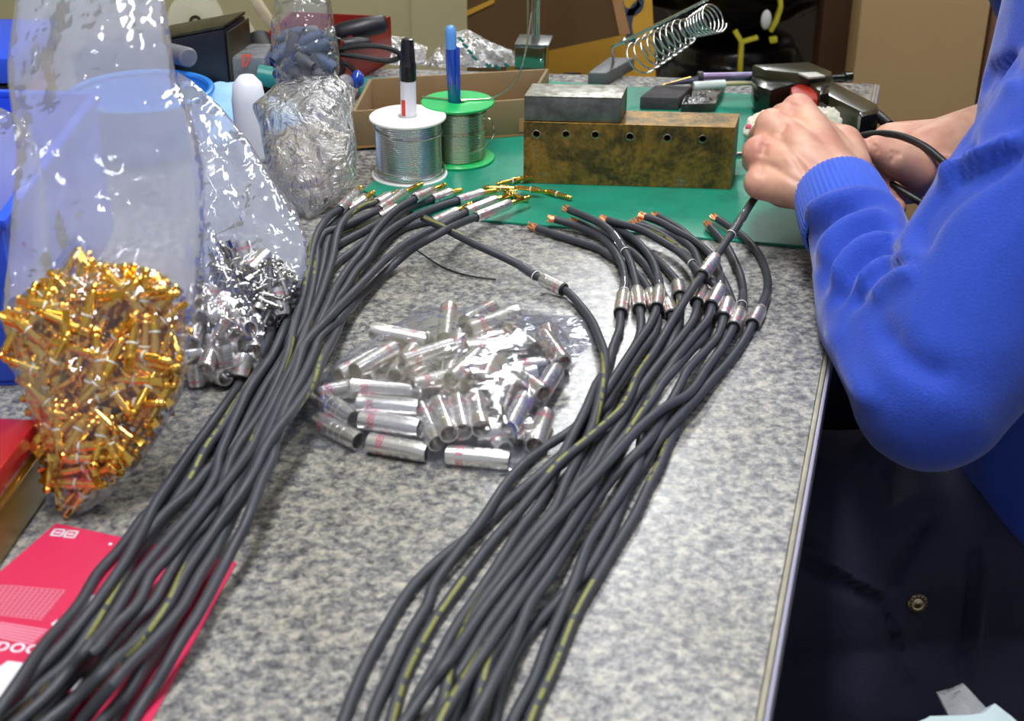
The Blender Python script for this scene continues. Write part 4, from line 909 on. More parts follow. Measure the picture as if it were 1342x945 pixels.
# ---- large bag of gold pins
LN = Vector((0, -.867, .499)); o1 = P(88, 676, .0)
bag1 = Pouch([(22, -18), (120, -25), (214, -12), (224, 50), (228, 92), (252, 160), (266, 220), (268, 300), (256, 380), (248, 450), (238, 520), (200, 585), (160, 635), (118, 668), (92, 684), (78, 676), (60, 610), (46, 560), (10, 470), (2, 400), (12, 320), (22, 200), (8, 90)], o1, LN, .010, 4)
con1 = Pouch([(90, 335), (105, 318), (122, 345), (165, 352), (205, 358), (238, 385), (248, 420), (240, 470), (228, 520), (190, 585), (150, 630), (112, 662), (92, 676), (80, 668), (62, 610), (52, 560), (18, 480), (6, 420), (20, 400), (60, 372)], o1, LN, .020, 3)
e1 = empty('clear_bag', P(100, 640, 0), 'large clear plastic bag full of gold pins, its tall creased top rising out of view', 'bag')
film('bag_film', bag1, 'poly_milky', e1, (con1,), 'poly_sheer', amp=.0075, nscale=17, seed=1, rings=34, seg=150)
N = 290; Pg = seedpts(con1, N, -.5, 1.0); dg_ = rdirs(N, .22); dg_[:, 1] *= 1.5; dg_ /= np.linalg.norm(dg_, axis=1)[:, None]
Pg = relax(Pg, dg_, np.full(N, .0135), np.full(N, .0022), con1, 30)
Pg[:, 2] = np.where(Pg[:, 2] < -.010, -.010, Pg[:, 2])
for i, (p, d) in enumerate(orient(con1, dg_, Pg)):
    lift = abs(d.z)*.0135 + .003
    if p.z < lift: p.z = lift
    if i == 0: gp.matrix_basis = frameM(p, d) @ Matrix.Diagonal((1.25, 1.25, 1.15, 1)); continue
    c = copy_tree(gp, frameM(p, d, roll=i*.7) @ Matrix.Diagonal((1.25, 1.25, 1.15, 1)))
# ---- proto sleeves
def make_sleeve(L, r, label, group, name, n=20):
    pr = [(q[0]*r/.0042, (.04 if 0 < q[1] < .0013 or q[1] == .0012 else q[1])*L - L/2) for q in SHELL]
    pr[-1] = (r*.92, L/2); pr = pr + [(r*.80, L/2), (r*.80, -L/2)]
    o_ = obj(name, MB().lathe(pr, n, close=True), 'sleeve_metal', local=True, ang=30); return tag(o_, label, 'metal sleeve', group)
# ---- clear bag of sleeves lying on the bench
bag2 = Pouch([(556, 400), (600, 408), (648, 413), (715, 414), (776, 417), (783, 447), (760, 464), (740, 507), (709, 564), (682, 624), (655, 624), (621, 619), (550, 608), (477, 596), (420, 588), (367, 582), (385, 545), (408, 513), (455, 472), (504, 438)], (0, .8, 0), (0, 0, 1), .004, 5)
con2 = Pouch([(520, 455), (560, 442), (640, 432), (720, 440), (745, 462), (736, 520), (704, 570), (676, 616), (620, 613), (545, 603), (478, 590), (415, 574), (400, 540), (445, 500)], (0, .8, 0), (0, 0, 1), .0262, 5)
e2 = empty('clear_bag', P(580, 520, 0), 'flat clear plastic bag of long silver sleeves lying between the two cable bundles', 'bag')
film('bag_film', bag2, 'poly_flat', e2, (con2,), amp=.0010, nscale=38, seed=4, slab=True, rings=30, seg=140)
SL = 'long silver metal sleeve with red print lying in the flat clear bag'; SLG = 'long sleeves in the flat clear bag'
sp = make_sleeve(.034, .0056, SL, SLG, 'metal_sleeve')
fixl = [((470, 529), (551, 536), .019), ((475, 551), (556, 563), .012), ((484, 577), (563, 591), .0062), ((585, 591), (667, 599), .0062), ((413.7, 520), (467, 551), .012), ((568, 519), (590, 577), .019), ((596, 517), (609, 577), .016),
        ((617.7, 517), (629.7, 578), .018), ((508, 462), (552, 442), .012), ((456, 493), (497, 469), .010), ((539, 479), (577, 467), .018), ((607, 456), (683, 454), .016), ((676, 474), (741, 467), .010), ((703, 517), (662, 487), .019),
        ((638, 431), (642, 458), .008), ((669, 430), (702, 454), .009), ((714, 433), (720, 457), .008), ((523, 492), (543, 464), .014), ((686, 521), (668, 555), .018), ((668, 503), (654, 534), .017), ((708, 508), (722, 486), .012), ((424, 551), (470, 574), .0062),
        ((590, 500), (622, 470), .021), ((560, 505), (600, 495), .017), ((633, 500), (645, 470), .019), ((700, 540), (690, 568), .010)]
Pf = []; df = []
for (a, b2, z) in fixl:
    A_, B_ = P(*a, z), P(*b2, z); d = B_-A_; c = (A_+B_)/2 - con2.o; Pf.append((c.dot(con2.x), c.dot(con2.y), z)); d.normalize(); df.append(tuple(d))
FIXLAB = ['long sleeve topmost of the three stacked at the front left', 'long sleeve in the middle of three stacked at the front left', 'long sleeve lowest of the three stacked at the front left', 'frontmost long sleeve lying crosswise at the right front corner',
 'slanting long sleeve at the outermost left end', 'left one of three long sleeves side by side at mid front', 'middle one of three long sleeves side by side at mid front', 'right one of three long sleeves side by side at mid front',
 'slanting sleeve with its open end down, at the rear left', 'slanting sleeve behind the stacked three', 'sleeve with its round open end facing left, near the middle', 'long sleeve lying level across the rear middle',
 'level sleeve nearest the rear right edge', 'slanting sleeve with a dark open end at the right', 'upright sleeve at the rear middle', 'slanting sleeve between the upright ones at the rear', 'upright sleeve in the rear right corner', 'short-looking steep sleeve left of the middle',
 'steep sleeve at the right front with its open end down', 'steep sleeve left of the right front one', 'sleeve leaning at the right edge beside the curving cable', 'low sleeve half under the slanting one at the left end', 'sleeve on top of the heap, leaning right, mid bag', 'nearly level sleeve behind the three side by side', 'steep sleeve on top of the heap right of the middle', 'sleeve pressed to the right front film edge']
nf = len(Pf); N = 26; Pr = seedpts(con2, N, 0, .6); Pr[:, 2] = .0062 + rng.uniform(0, .008, N); dr = rdirs(N, .12)
Pa = np.concatenate([np.array(Pf), Pr]); da = np.concatenate([np.array(df), dr])
Pa = relax(Pa, da, np.full(len(Pa), .017), np.full(len(Pa), .0056), con2, 40, slab=True, fixed=nf)
for i, (p, d) in enumerate(orient(con2, da, Pa)):
    m_ = frameM(p, d, roll=i*1.7)
    if i == 0: sp.matrix_basis = m_; c = sp
    else: c = copy_tree(sp, m_)
    if i: c['label'] = (FIXLAB[i] + ' in the flat bag') if i < nf else SL
sp['label'] = FIXLAB[0] + ' in the flat bag'
# ---- two bags of silver parts beside the gold one
LN2 = Vector((-.12, -.78, .62)).normalized(); o3 = P(285, 500, 0)
con3 = Pouch([(252, 380), (275, 372), (300, 395), (325, 420), (340, 445), (332, 480), (318, 498), (290, 508), (262, 508), (246, 500), (244, 440)], o3, LN2, .017, 3)
bag3 = Pouch([(250, 300), (275, 290), (296, 340), (322, 385), (345, 420), (350, 450), (338, 485), (318, 505), (285, 513), (250, 515), (238, 495), (236, 420), (240, 350)], o3, LN2, .006, 4)
e3 = empty('clear_bag', P(285, 500, 0), 'small clear bag of short red-printed silver sleeves right beside the gold pins', 'bag')
film('bag_film', bag3, 'poly_sheer', e3, (con3,), amp=.002, nscale=32, seed=9, rings=20, seg=90)
SS = 'short red-banded silver sleeve in the small clear bag beside the gold pins'
ss = make_sleeve(.0135, .0055, SS, 'short sleeves in the small clear bag', 'short_sleeve', 16)
N = 38; Pq = seedpts(con3, N, -.3, 1); dq = rdirs(N, .4); Pq = relax(Pq, dq, np.full(N, .0068), np.full(N, .0054), con3, 40)
for i, (p, d) in enumerate(orient(con3, dq, Pq)):
    p.z = max(p.z, .0065)
    m_ = frameM(p, d, roll=i*2.1)
    if i == 0: ss.matrix_basis = m_
    else: copy_tree(ss, m_)
o4 = P(345, 440, 0)
con4 = Pouch([(285, 330), (318, 322), (350, 335), (385, 355), (392, 385), (372, 420), (345, 455), (325, 445), (300, 420), (282, 375)], o4, LN2, .016, 3)
bag4 = Pouch([(228, 92), (250, 105), (290, 140), (330, 190), (356, 235), (385, 270), (401, 305), (402, 350), (385, 395), (345, 462), (322, 455), (290, 425), (268, 380), (262, 300), (250, 200)], o4, LN2, .008, 4)
e4 = empty('clear_bag', P(345, 440, 0), 'milky bag of silver pins and sleeves touching the outer cable of the left bundle', 'bag')
film('bag_film', bag4, 'poly_milky', e4, (con4,), 'poly_sheer', amp=.0055, nscale=20, seed=13, rings=30, seg=120)
np_ = make_pin('nickel', 'silver jack pin mixed with sleeves in the milky clear bag by the left bundle', 'silver jack pins in the milky bag')
s4 = make_sleeve(.0175, .0052, 'silver sleeve among the pins in the milky clear bag by the left bundle', 'sleeves in the milky bag', 'metal_sleeve', 16)
N1_, N2_ = 75, 14; N = N1_+N2_; Pq = seedpts(con4, N, -.6, 1); dq = rdirs(N, .4)
hl = np.r_[np.full(N1_, .0135), np.full(N2_, .0088)]; ra = np.r_[np.full(N1_, .0022), np.full(N2_, .0052)]
Pq = relax(Pq, dq, hl, ra, con4, 40)
for i, (p, d) in enumerate(orient(con4, dq, Pq)):
    p.z = max(p.z, .006); src = np_ if i < N1_ else s4; m_ = frameM(p, d, roll=i*2.1)
    if i in (0, N1_): src.matrix_basis = m_
    else: copy_tree(src, m_)
# ---- milky bag at the far left and the crinkled bags behind
LN3 = Vector((0.1, -.85, .5)).normalized(); o5 = P(0, 520, 0)
b5 = Pouch([(-60, 150), (0, 140), (38, 160), (58, 230), (66, 320), (52, 420), (30, 480), (-10, 520), (-60, 520)], o5 + Vector((0, .03, 0)), LN3, .010, 3)
e5 = empty('clear_bag', o5, 'milky plastic bag at the left margin, behind the gold pin bag', 'bag'); film('bag_film', b5, 'poly_milky', e5, (), amp=.004, nscale=24, seed=21, rings=20, seg=80)
LN4 = Vector((0.05, -.80, .6)).normalized(); o6 = P(420, 285, 0)
b6 = Pouch([(330, 140), (362, 112), (400, 100), (440, 98), (466, 118), (462, 150), (468, 190), (466, 235), (440, 262), (405, 292), (380, 270), (352, 232), (345, 195), (340, 165)], o6, LN4, .026, 2.6)
e6 = empty('crinkled_bag', P(410, 285, 0), 'crinkled clear plastic bag slumped behind the plugs, left of the white reel', 'bag')
film('bag_film', b6, 'poly_crinkle', e6, (), amp=.0055, nscale=42, seed=31, rings=34, seg=150)
b6i = Pouch([(350, 190), (380, 165), (430, 160), (455, 185), (455, 225), (430, 250), (395, 262), (358, 228)], o6, LN4, .016, 2.6)
simple('paper_beige', '#c9bda6', .8, var=.2, vscale=60, var_col='#a8977a'); simple('foam_grey', '#55585f', .7, var=.3, vscale=40)
film('wrapped_paper', b6i, 'paper_beige', e6, (), amp=.006, nscale=45, seed=33, rings=16, seg=60)
# bag of dark rubber boots on top
o7 = PYp(400, 112, 1.06); LN7 = Vector((0, -.97, .24)).normalized()
b7 = Pouch([(362, -10), (400, -20), (432, -8), (438, 30), (445, 70), (444, 100), (420, 110), (380, 114), (360, 108), (356, 70), (355, 30)], o7, LN7, .018, 3)
c7 = Pouch([(362, 50), (385, 42), (420, 40), (434, 55), (440, 100), (410, 105), (372, 108), (362, 95)], o7, LN7, .014, 3)
e7 = empty('clear_bag', o7, 'upright clear bag of dark rubber cable boots, on top of the crinkled bag', 'bag')
film('bag_film', b7, 'poly_clear', e7, (c7,), amp=.003, nscale=30, seed=41, rings=24, seg=90)
simple('boot_blue', '#46566e', .6); simple('boot_grey', '#4d4e55', .6); simple('boot_taupe', '#6b6468', .6)
def boot(mat_, lab):
    o_ = obj('rubber_boot', MB().lathe([(.0042, -.011), (.0050, -.008), (.0050, .002), (.0036, .006), (.0036, .011), (.0026, .011), (.0026, -.011)], 12, close=True), mat_, local=True); return tag(o_, lab, 'cable boot')
bts = [boot('boot_blue', 'bluish rubber cable boot in the upright clear bag'), boot('boot_grey', 'dark grey rubber cable boot in the upright clear bag'), boot('boot_taupe', 'taupe rubber cable boot in the upright clear bag')]
for b_, g_ in zip(bts, ('bluish boots in the upright bag', 'grey boots in the upright bag', 'taupe boots in the upright bag')): b_['group'] = g_
N = 42; Pq = seedpts(c7, N, -.6, 1); dq = rdirs(N, .3); Pq = relax(Pq, dq, np.full(N, .011), np.full(N, .0046), c7, 40)
first = set()
for i, (p, d) in enumerate(orient(c7, dq, Pq)):
    px_ = p.x; k = 0 if (i % 3 == 0 or px_ < o7.x - .008) else (2 if i % 5 == 0 else 1)
    if k not in first: first.add(k); bts[k].matrix_basis = frameM(p, d)
    else: copy_tree(bts[k], frameM(p, d, roll=i))
# ------------------------------------------------------------------ the seated worker
m, t, b = new_mat('skin')
tc = t.add('ShaderNodeTexCoord'); nz = t.add('ShaderNodeTexNoise'); nz.inputs['Scale'].default_value = 40; nz.inputs['Detail'].default_value = 5
n2 = t.add('ShaderNodeTexNoise'); n2.inputs['Scale'].default_value = 900; n2.inputs['Detail'].default_value = 3
t.link(tc.outputs['Object'], nz.inputs['Vector']); t.link(tc.outputs['Object'], n2.inputs['Vector'])
rp = t.add('ShaderNodeValToRGB'); rp.color_ramp.elements[0].position = .35; rp.color_ramp.elements[0].color = rgb('#c98f7a'); rp.color_ramp.elements[1].position = .62; rp.color_ramp.elements[1].color = rgb('#dcae93')
t.link(nz.outputs['Fac'], rp.inputs['Fac'])
at = t.add('ShaderNodeAttribute', attribute_name='flush'); mxf = t.add('ShaderNodeMixRGB'); mxf.inputs[2].default_value = rgb('#cf7f72')
t.link(at.outputs['Fac'], mxf.inputs['Fac']); t.link(rp.outputs['Color'], mxf.inputs[1]); t.link(mxf.outputs['Color'], b.inputs['Base Color'])
b.inputs['Roughness'].default_value = .48; b.inputs['Subsurface Weight'].default_value = .18; b.inputs['Subsurface Radius'].default_value = (.006, .002, .001); b.inputs['Subsurface Scale'].default_value = 1
bp = t.add('ShaderNodeBump'); bp.inputs['Strength'].default_value = .25; bp.inputs['Distance'].default_value = .0003; t.link(n2.outputs['Fac'], bp.inputs['Height']); t.link(bp.outputs['Normal'], b.inputs['Normal'])
simple('fleece_blue', '#1e47bd', .85, sheen=.25, bump=.5, bscale=700, var=.3, vscale=500, var_col='#1a3eab')
simple('rib_blue', '#3058cb', .85, sheen=.2, bump=.3, bscale=900)
simple('navy_cloth', '#191c38', .75, sheen=.1, bump=.5, bscale=800); simple('hair_black', '#14100e', .45, bump=.8, bscale=200); simple('shoe_black', '#1a1a1c', .5)
simple('snap_metal', '#b8a98a', .3, 1)
def capsules(mb, chain, n=18):
    """chain: [(point, radius)] joined as rounded cones"""
    for (a, ra), (b2, rb) in zip(chain, chain[1:]):
        a, b2 = Vector(a), Vector(b2); d = b2-a; L = d.length
        pr = [(ra*math.sin(q), -ra*math.cos(q)) for q in np.linspace(0, PI/2, 6)] + [(rb*math.cos(q), L+rb*math.sin(q)) for q in np.linspace(0, PI/2, 6)]
        mb.lathe(pr, n, frameM(a, d))
    return mb
def ell(mb, c, sc, R=None, n=24): return mb.ball(Vector(c), 1, n, sc, R)
def remesh(mb, vox, smooth_it, fac=.5):
    me = mb.mesh('tmp'); o = bpy.data.objects.new('tmp', me); COL.objects.link(o)
    r = o.modifiers.new('r', 'REMESH'); r.mode = 'VOXEL'; r.voxel_size = vox
    s_ = o.modifiers.new('s', 'SMOOTH'); s_.factor = fac; s_.iterations = smooth_it
    bpy.context.view_layer.update(); dg = bpy.context.evaluated_depsgraph_get()
    out = bpy.data.meshes.new_from_object(o.evaluated_get(dg)); bpy.data.objects.remove(o); return out
def proj(v):
    y = v[:, 1]*cP - (v[:, 2]-CH)*sP; up = v[:, 1]*sP + (v[:, 2]-CH)*cP
    return W/2 + F*v[:, 0]/y, H/2 - F*up/y
def getco(me):
    a = np.zeros(len(me.vertices)*3); me.vertices.foreach_get('co', a); n = np.zeros_like(a); me.vertices.foreach_get('normal', n); return a.reshape(-1, 3), n.reshape(-1, 3)
def setco(me, a): me.vertices.foreach_set('co', a.ravel()); me.update()
def folds(me, lines):
    """soft cloth folds: each line is (points, height in m, half width in px); only cloth turned to this side is folded"""
    co, no = getco(me); px, py = proj(co); view = co - np.array((0, 0, CH)); face = -(no*view).sum(1)/np.linalg.norm(view, axis=1)
    disp = np.zeros(len(co))
    for pts, amp, wd in lines:
        pts = catmull(pts, 12)
        best = np.full(len(co), 1e9); tt = np.zeros(len(co))
        for i, (a, b2) in enumerate(zip(pts[:-1], pts[1:])):
            e = b2-a; L2 = (e**2).sum() + 1e-9; s_ = np.clip(((px-a[0])*e[0]+(py-a[1])*e[1])/L2, 0, 1)
            d = np.hypot(px-a[0]-e[0]*s_, py-a[1]-e[1]*s_); up = d < best; best = np.where(up, d, best); tt = np.where(up, (i+s_)/(len(pts)-1), tt)
        disp += 2.1*amp*np.exp(-(best/wd)**2)*np.clip(np.minimum(tt, 1-tt)*5+.15, 0, 1)
    disp = np.clip(disp, -.0065, .011)
    co += no*(disp*np.clip(face*2.5, 0, 1))[:, None]; setco(me, co)
def ncloth(me, amp, sc, seed=0, amp2=0, sc2=60):
    co, no = getco(me)
    w = np.array([noise.noise(Vector(c)*sc + Vector((seed, 0, 0)))*amp + (noise.noise(Vector(c)*sc2)*amp2 if amp2 else 0) for c in co]); setco(me, co + no*w[:, None])
V = Vector
# joints in bench coordinates
shL, shR = V((.395, .80, .25)), V((.38, 1.17, .26))
elL, elR = D(1222, 515, .805), V((.50, 1.12, .05))
wrL, wrR = D(1103, 258, .955), D(1248, 192, 1.06)
neck, head = V((.40, .985, .335)), V((.335, .985, .455))
hip = V((.475, .94, -.19)); hpL, hpR = V((.45, .845, -.19)), V((.46, 1.05, -.19)); knL, knR = V((.03, .80, -.175)), V((.04, 1.13, -.175)); anL, anR = V((.06, .80, -.66)), V((.08, 1.15, -.66))
hand = MB()
# left fist, back of the hand toward the viewer
mc = {'i': D(1047, 147, 1.006), 'm': D(1013, 166, .990), 'r': D(996, 201, .980), 'p': D(998, 240, .972)}
pl_ = D(1085, 215, .985)
for a_, b_ in (('i', 'm'), ('m', 'r'), ('r', 'p')):
    capsules(hand, [(mc[a_].lerp(mc[b_], .5) + V((.002, .004, 0)), .0112), (D(1055, 208, .99), .017)])
for k, r0_ in (('i', .0128), ('m', .0124), ('r', .0120), ('p', .0118)):
    w = wrL + (mc[k]-wrL)*.12; mid = w.lerp(mc[k], .55) + V((0, -.004, .003))
    capsules(hand, [(w, .019), (mid, .0150), (mc[k], r0_)])
    hand.ball(mc[k] + V((-.001, -.0015, .001)), r0_*1.03, 16)
capsules(hand, [(wrL, .0235), (D(1062, 205, .995), .0225)]); capsules(hand, [(wrL, .022), (D(1028, 225, .985), .018)])
capsules(hand, [(D(1090, 215, .985), .020), (D(1062, 178, 1.0), .018)])
FG = {'i': (V((-.006, .030, -.012)), V((.016, .014, -.020)), V((.014, -.010, -.008))), 'm': (V((-.002, .034, -.018)), V((.020, .010, -.018)), V((.014, -.012, -.002))),
      'r': (V((.002, .034, -.018)), V((.020, .008, -.016)), V((.013, -.013, .000))), 'p': (V((.004, .028, -.012)), V((.017, .006, -.012)), V((.011, -.010, .001)))}
for k, (a, b2, c) in FG.items():
    p0 = mc[k]; p1 = p0+a; p2 = p1+b2; p3 = p2+c; s_ = {'i': 1, 'm': 1, 'r': .95, 'p': .85}[k]
    capsules(hand, [(p0, .0105*s_), (p1, .0092*s_)]); capsules(hand, [(p1, .0092*s_), (p2, .0082*s_)]); capsules(hand, [(p2, .0082*s_), (p3, .0072*s_)])
th0 = D(1112, 222, .985); capsules(hand, [(th0, .017), (D(1106, 188, 1.005), .0135), (D(1085, 178, 1.035), .0105), (D(1060, 172, 1.05), .0088)])
# right hand holding the far end
rw = wrR; rp_ = D(1188, 222, 1.055)
capsules(hand, [(V((.40, 1.05, .052)), .030), (rw, .0245), (D(1212, 206, 1.055), .0235), (rp_, .022)])
capsules(hand, [(rw, .022), (D(1170, 190, 1.07), .0175)])
for dx, dy, dd in ((0, 0, 0), (6, 17, -.004), (14, 33, -.008), (24, 47, -.012)):
    q0 = D(1178+dx*.6, 200+dy, 1.065+dd); q1 = D(1146+dx, 206+dy, 1.055+dd); q2 = D(1134+dx, 216+dy, 1.035+dd); q3 = D(1150+dx, 226+dy, 1.022+dd)
    capsules(hand, [(q0, .0120), (q1, .0098), (q2, .0088), (q3, .0078)])
capsules(hand, [(D(1232, 232, 1.035), .0175), (D(1205, 224, 1.015), .0155), (D(1175, 208, 1.005), .0128), (D(1148, 195, 1.003), .0100)])
hm = remesh(hand, .0013, 16)
co, no = getco(hm)
flush = np.zeros(len(co))
for k in mc: flush = np.maximum(flush, .75*np.exp(-(((co - np.array(mc[k]))**2).sum(1))/(.010**2)*.55))
folds(hm, [([(1018, 178), (1040, 205), (1060, 232)], -.0006, 5), ([(1005, 215), (1035, 232), (1060, 246)], -.0006, 5), ([(1030, 158), (1020, 180)], -.0011, 6), ([(1003, 186), (998, 206)], -.0010, 6), ([(992, 222), (1000, 226)], -.0009, 6),
           ([(1032, 135), (1042, 139), (1054, 137)], -.0005, 2.5), ([(1144, 188), (1150, 194), (1149, 203)], -.0006, 2.5), ([(1168, 196), (1172, 204), (1168, 214)], -.0006, 2.5), ([(1176, 198), (1180, 206)], -.0005, 2.5)])
# torso, head and limbs
bd = MB()
ell(bd, (.47, .96, .12), (.088, .145, .17)); ell(bd, (.475, .94, -.13), (.09, .135, .14)); capsules(bd, [(shL, .05), ((.44, .98, .24), .075), (shR, .05)])
capsules(bd, [((.42, .98, .27), .055), (neck, .050), (V((.365, .985, .40)), .048)])
capsules(bd, [(shL, .045), (V((.36, .79, .165)), .042), (D(1312, 360, .815), .038), (elL, .033), (D(1160, 400, .865), .030), (wrL, .0245)]); capsules(bd, [(shR, .045), (elR, .036), (V((.40, 1.05, .052)), .030)])
capsules(bd, [(hpL, .075), (knL, .055), (anL, .035)]); capsules(bd, [(hpR, .075), (knR, .055), (anR, .035)])
ell(bd, head, (.088, .072, .105)); ell(bd, head + V((-.035, 0, -.045)), (.048, .050, .052))
capsules(bd, [(head + V((-.088, 0, .005)), .008), (head + V((-.102, 0, -.022)), .011)])
for s_ in (-1, 1):
    ell(bd, head + V((.005, s_*.074, -.008)), (.016, .010, .030)); ell(bd, head + V((-.074, s_*.030, -.030)), (.018, .018, .018))
capsules(bd, [(head + V((-.080, -.018, -.055)), .007), (head + V((-.082, .018, -.055)), .007)])
bm_ = remesh(bd, .006, 5)
bmj = bmesh.new(); bmj.from_mesh(bm_); bmj.from_mesh(hm); body_me = bpy.data.meshes.new('body'); bmj.to_mesh(body_me); bmj.free()
fl_all = np.zeros(len(body_me.vertices)); fl_all[len(bm_.vertices):] = flush
at_ = body_me.attributes.new('flush', 'FLOAT', 'POINT'); at_.data.foreach_set('value', fl_all)
person = empty('person', (.47, .94, -TZ), 'seated person in a blue sweatshirt and navy trousers, holding a black cable in both hands', 'person')
def pobj(name, me, mat_, parent=person):
    me.transform(Matrix.Translation(-wpos(parent))); return obj(name, me, mat_, parent, ang=180)
body = pobj('body', body_me, 'skin')
for s_ in (-1, 1):
    obj('eye', MB().ball(head + V((-.080, s_*.030, .0)), .0125, 14), 'white_ring', person, ang=180)
    obj('eyebrow', MB().tube([head + V((-.087, s_*.016, .022)), head + V((-.084, s_*.032, .026)), head + V((-.074, s_*.045, .021))], .0028, 6), 'hair_black', person)
hr = MB(); ell(hr, head + V((.016, 0, .022)), (.092, .080, .100)); hm2 = remesh(hr, .005, 2); ncloth(hm2, .006, 40, 2, .003, 110); co, no = getco(hm2)
co[:, 0] = np.where((co[:, 2] < head.z-.02) & (co[:, 0] < head.x), np.maximum(co[:, 0], head.x+.01), co[:, 0]); setco(hm2, co); pobj('hair', hm2, 'hair_black')
# sweatshirt
sw_ = MB(); capsules(sw_, [(V((.375, .86, .20)), .075), (V((.37, .83, .04)), .092), (V((.395, .83, -.19)), .088)])
ell(sw_, (.465, .96, .12), (.118, .172, .20)); ell(sw_, (.435, .915, -.08), (.135, .155, .165)); ell(sw_, (.450, .905, -.185), (.122, .155, .10))
capsules(sw_, [(shL + V((.02, .02, -.02)), .075), (V((.44, .98, .22)), .105), (shR + V((.02, -.02, -.02)), .075)])
capsules(sw_, [(V((.40, .985, .29)), .078), (V((.385, .985, .335)), .068)])
midL = D(1312, 360, .815)
capsules(sw_, [(shL, .072), (V((.36, .79, .165)), .066), (midL, .061), (elL, .0455)])
capsules(sw_, [(elL, .0455), (D(1172, 425, .850), .0440), (D(1140, 350, .893), .0375), (D(1118, 300, .922), .0315)])
capsules(sw_, [(shR, .068), (elR, .056), (V((.43, 1.07, .055)), .048), (V((.405, 1.055, .053)), .036)])
sm = remesh(sw_, .0042, 6)
ncloth(sm, .0035, 14, 5, .0008, 45)
Z6 = lambda pts: [(940+x/2.953, 80+y/2.953) for x, y in pts]
Z5 = lambda pts: [(940+x/3.338, x and y/3.338) for x, y in pts]
folds(sm, [
 (Z6([(318, 655), (370, 590), (470, 545), (580, 535), (680, 580), (735, 680)]), .0040, 11), (Z6([(335, 720), (400, 640), (480, 600), (560, 590)]), -.0030, 8),
 (Z6([(330, 800), (350, 720), (400, 660)]), -.0035, 8), (Z6([(400, 800), (440, 710), (520, 640), (610, 620), (690, 650)]), .0040, 10), (Z6([(400, 900), (440, 790), (510, 700), (600, 655), (690, 690)]), -.0042, 8),
 (Z6([(450, 900), (500, 790), (580, 720), (680, 700), (745, 725)]), .0042, 10), (Z6([(440, 960), (500, 850), (580, 770), (680, 735), (745, 740)]), -.0045, 8), (Z6([(540, 900), (600, 820), (690, 765), (770, 745)]), .0040, 10),
 (Z6([(500, 970), (570, 880), (660, 800), (760, 770)]), -.0036, 8), (Z6([(600, 940), (680, 860), (770, 800)]), .0034, 11), (Z6([(345, 950), (345, 880), (370, 800)]), .003, 9),
 (Z6([(780, 760), (790, 660), (850, 560), (960, 470), (1187, 340)]), -.0050, 15), (Z6([(850, 480), (890, 430), (960, 400), (1060, 360), (1187, 300)]), .0050, 11), (Z6([(880, 460), (980, 425), (1080, 385), (1187, 330)]), -.0048, 9),
 (Z6([(1000, 140), (1040, 60), (1120, 20), (1187, 0)]), -.006, 9), (Z6([(960, 300), (990, 200), (1060, 120), (1187, 60)]), .004, 14), (Z6([(930, 420), (970, 300), (1010, 190), (1080, 100), (1187, 30)]), -.0038, 10),
 ([(1262, 640), (1275, 670), (1300, 700), (1342, 740)], -.004, 13), ([(1276, 680), (1295, 740), (1342, 790)], .004, 12),
 ([(1090, 420), (1110, 480), (1150, 540)], .003, 14), ([(1150, 420), (1190, 470), (1250, 500)], -.0025, 18)])
sweat = pobj('sweatshirt', sm, 'fleece_blue')
# ribbed cuffs
def cuff(a, b2, ra, rb, name='ribbed_cuff', ribs=54):
    n = ribs*4; f_ = frameM(a, b2-a); L = (b2-a).length; vs = []; fs = []
    rows = [(0, -.0012), (.04, .0006), (.12, .0010), (.5, .0012), (.9, .0008), (1.0, .0), (1.02, -.0028), (.7, -.0034), (.2, -.0034)]
    for s_, off in rows:
        r = ra+(rb-ra)*s_ + off
        for k in range(n):
            a_ = 2*PI*k/n; rr = r + (.00045*math.cos(a_*ribs) if off > -.002 else 0); vs.append(f_ @ V((rr*math.cos(a_), rr*math.sin(a_), s_*L)))
    for i in range(len(rows)-1):
        for k in range(n): fs.append((i*n+k, i*n+(k+1) % n, (i+1)*n+(k+1) % n, (i+1)*n+k))
    return obj(name, MB().add(vs, fs), 'rib_blue', sweat, ang=180)
cuff(D(1117, 300, .924), D(1096, 250, .953), .0315, .0285)
cuff(V((.405, 1.055, .053)), V((.375, 1.044, .052)), .0365, .033)
cuff(V((.455, .91, -.245)), V((.458, .91, -.285)), .120, .112, 'waistband')
# trousers
tr_ = MB(); ell(tr_, (.27, .80, -.305), (.20, .10, .135)); ell(tr_, (.42, .84, -.33), (.12, .125, .12))
ell(tr_, (.475, .94, -.185), (.120, .165, .105)); capsules(tr_, [(hpL, .094), (V((.24, .825, -.190)), .090), (knL, .074), (anL, .058)]); capsules(tr_, [(hpR, .094), (knR, .074), (anR, .058)])
tm = remesh(tr_, .0045, 5); ncloth(tm, .007, 11, 9, .0015, 40)
Zb = lambda pts: [(940+x/2.124, 500+y/2.124) for x, y in pts]
folds(tm, [(Zb([(215, 450), (300, 500), (380, 550), (465, 592)]), .006, 9), (Zb([(215, 470), (300, 522), (380, 575), (450, 612)]), -.006, 8), (Zb([(600, 370), (560, 430), (510, 510), (468, 592)]), -.005, 7),
           (Zb([(465, 600), (485, 690), (510, 790), (535, 880)]), -.003, 5), (Zb([(477, 600), (500, 690), (528, 790), (550, 880)]), .002, 4), (Zb([(740, 430), (735, 560), (715, 700), (705, 830)]), .004, 7), (Zb([(715, 430), (710, 560), (690, 700), (680, 830)]), -.003, 5),
           (Zb([(380, 190), (440, 200), (480, 240)]), .006, 9), (Zb([(470, 200), (490, 280), (480, 340)]), -.006, 8)])
trou = pobj('trousers', tm, 'navy_cloth')
bvh = BVHTree.FromPolygons([v.co for v in tm.vertices], [p.vertices for p in tm.polygons])
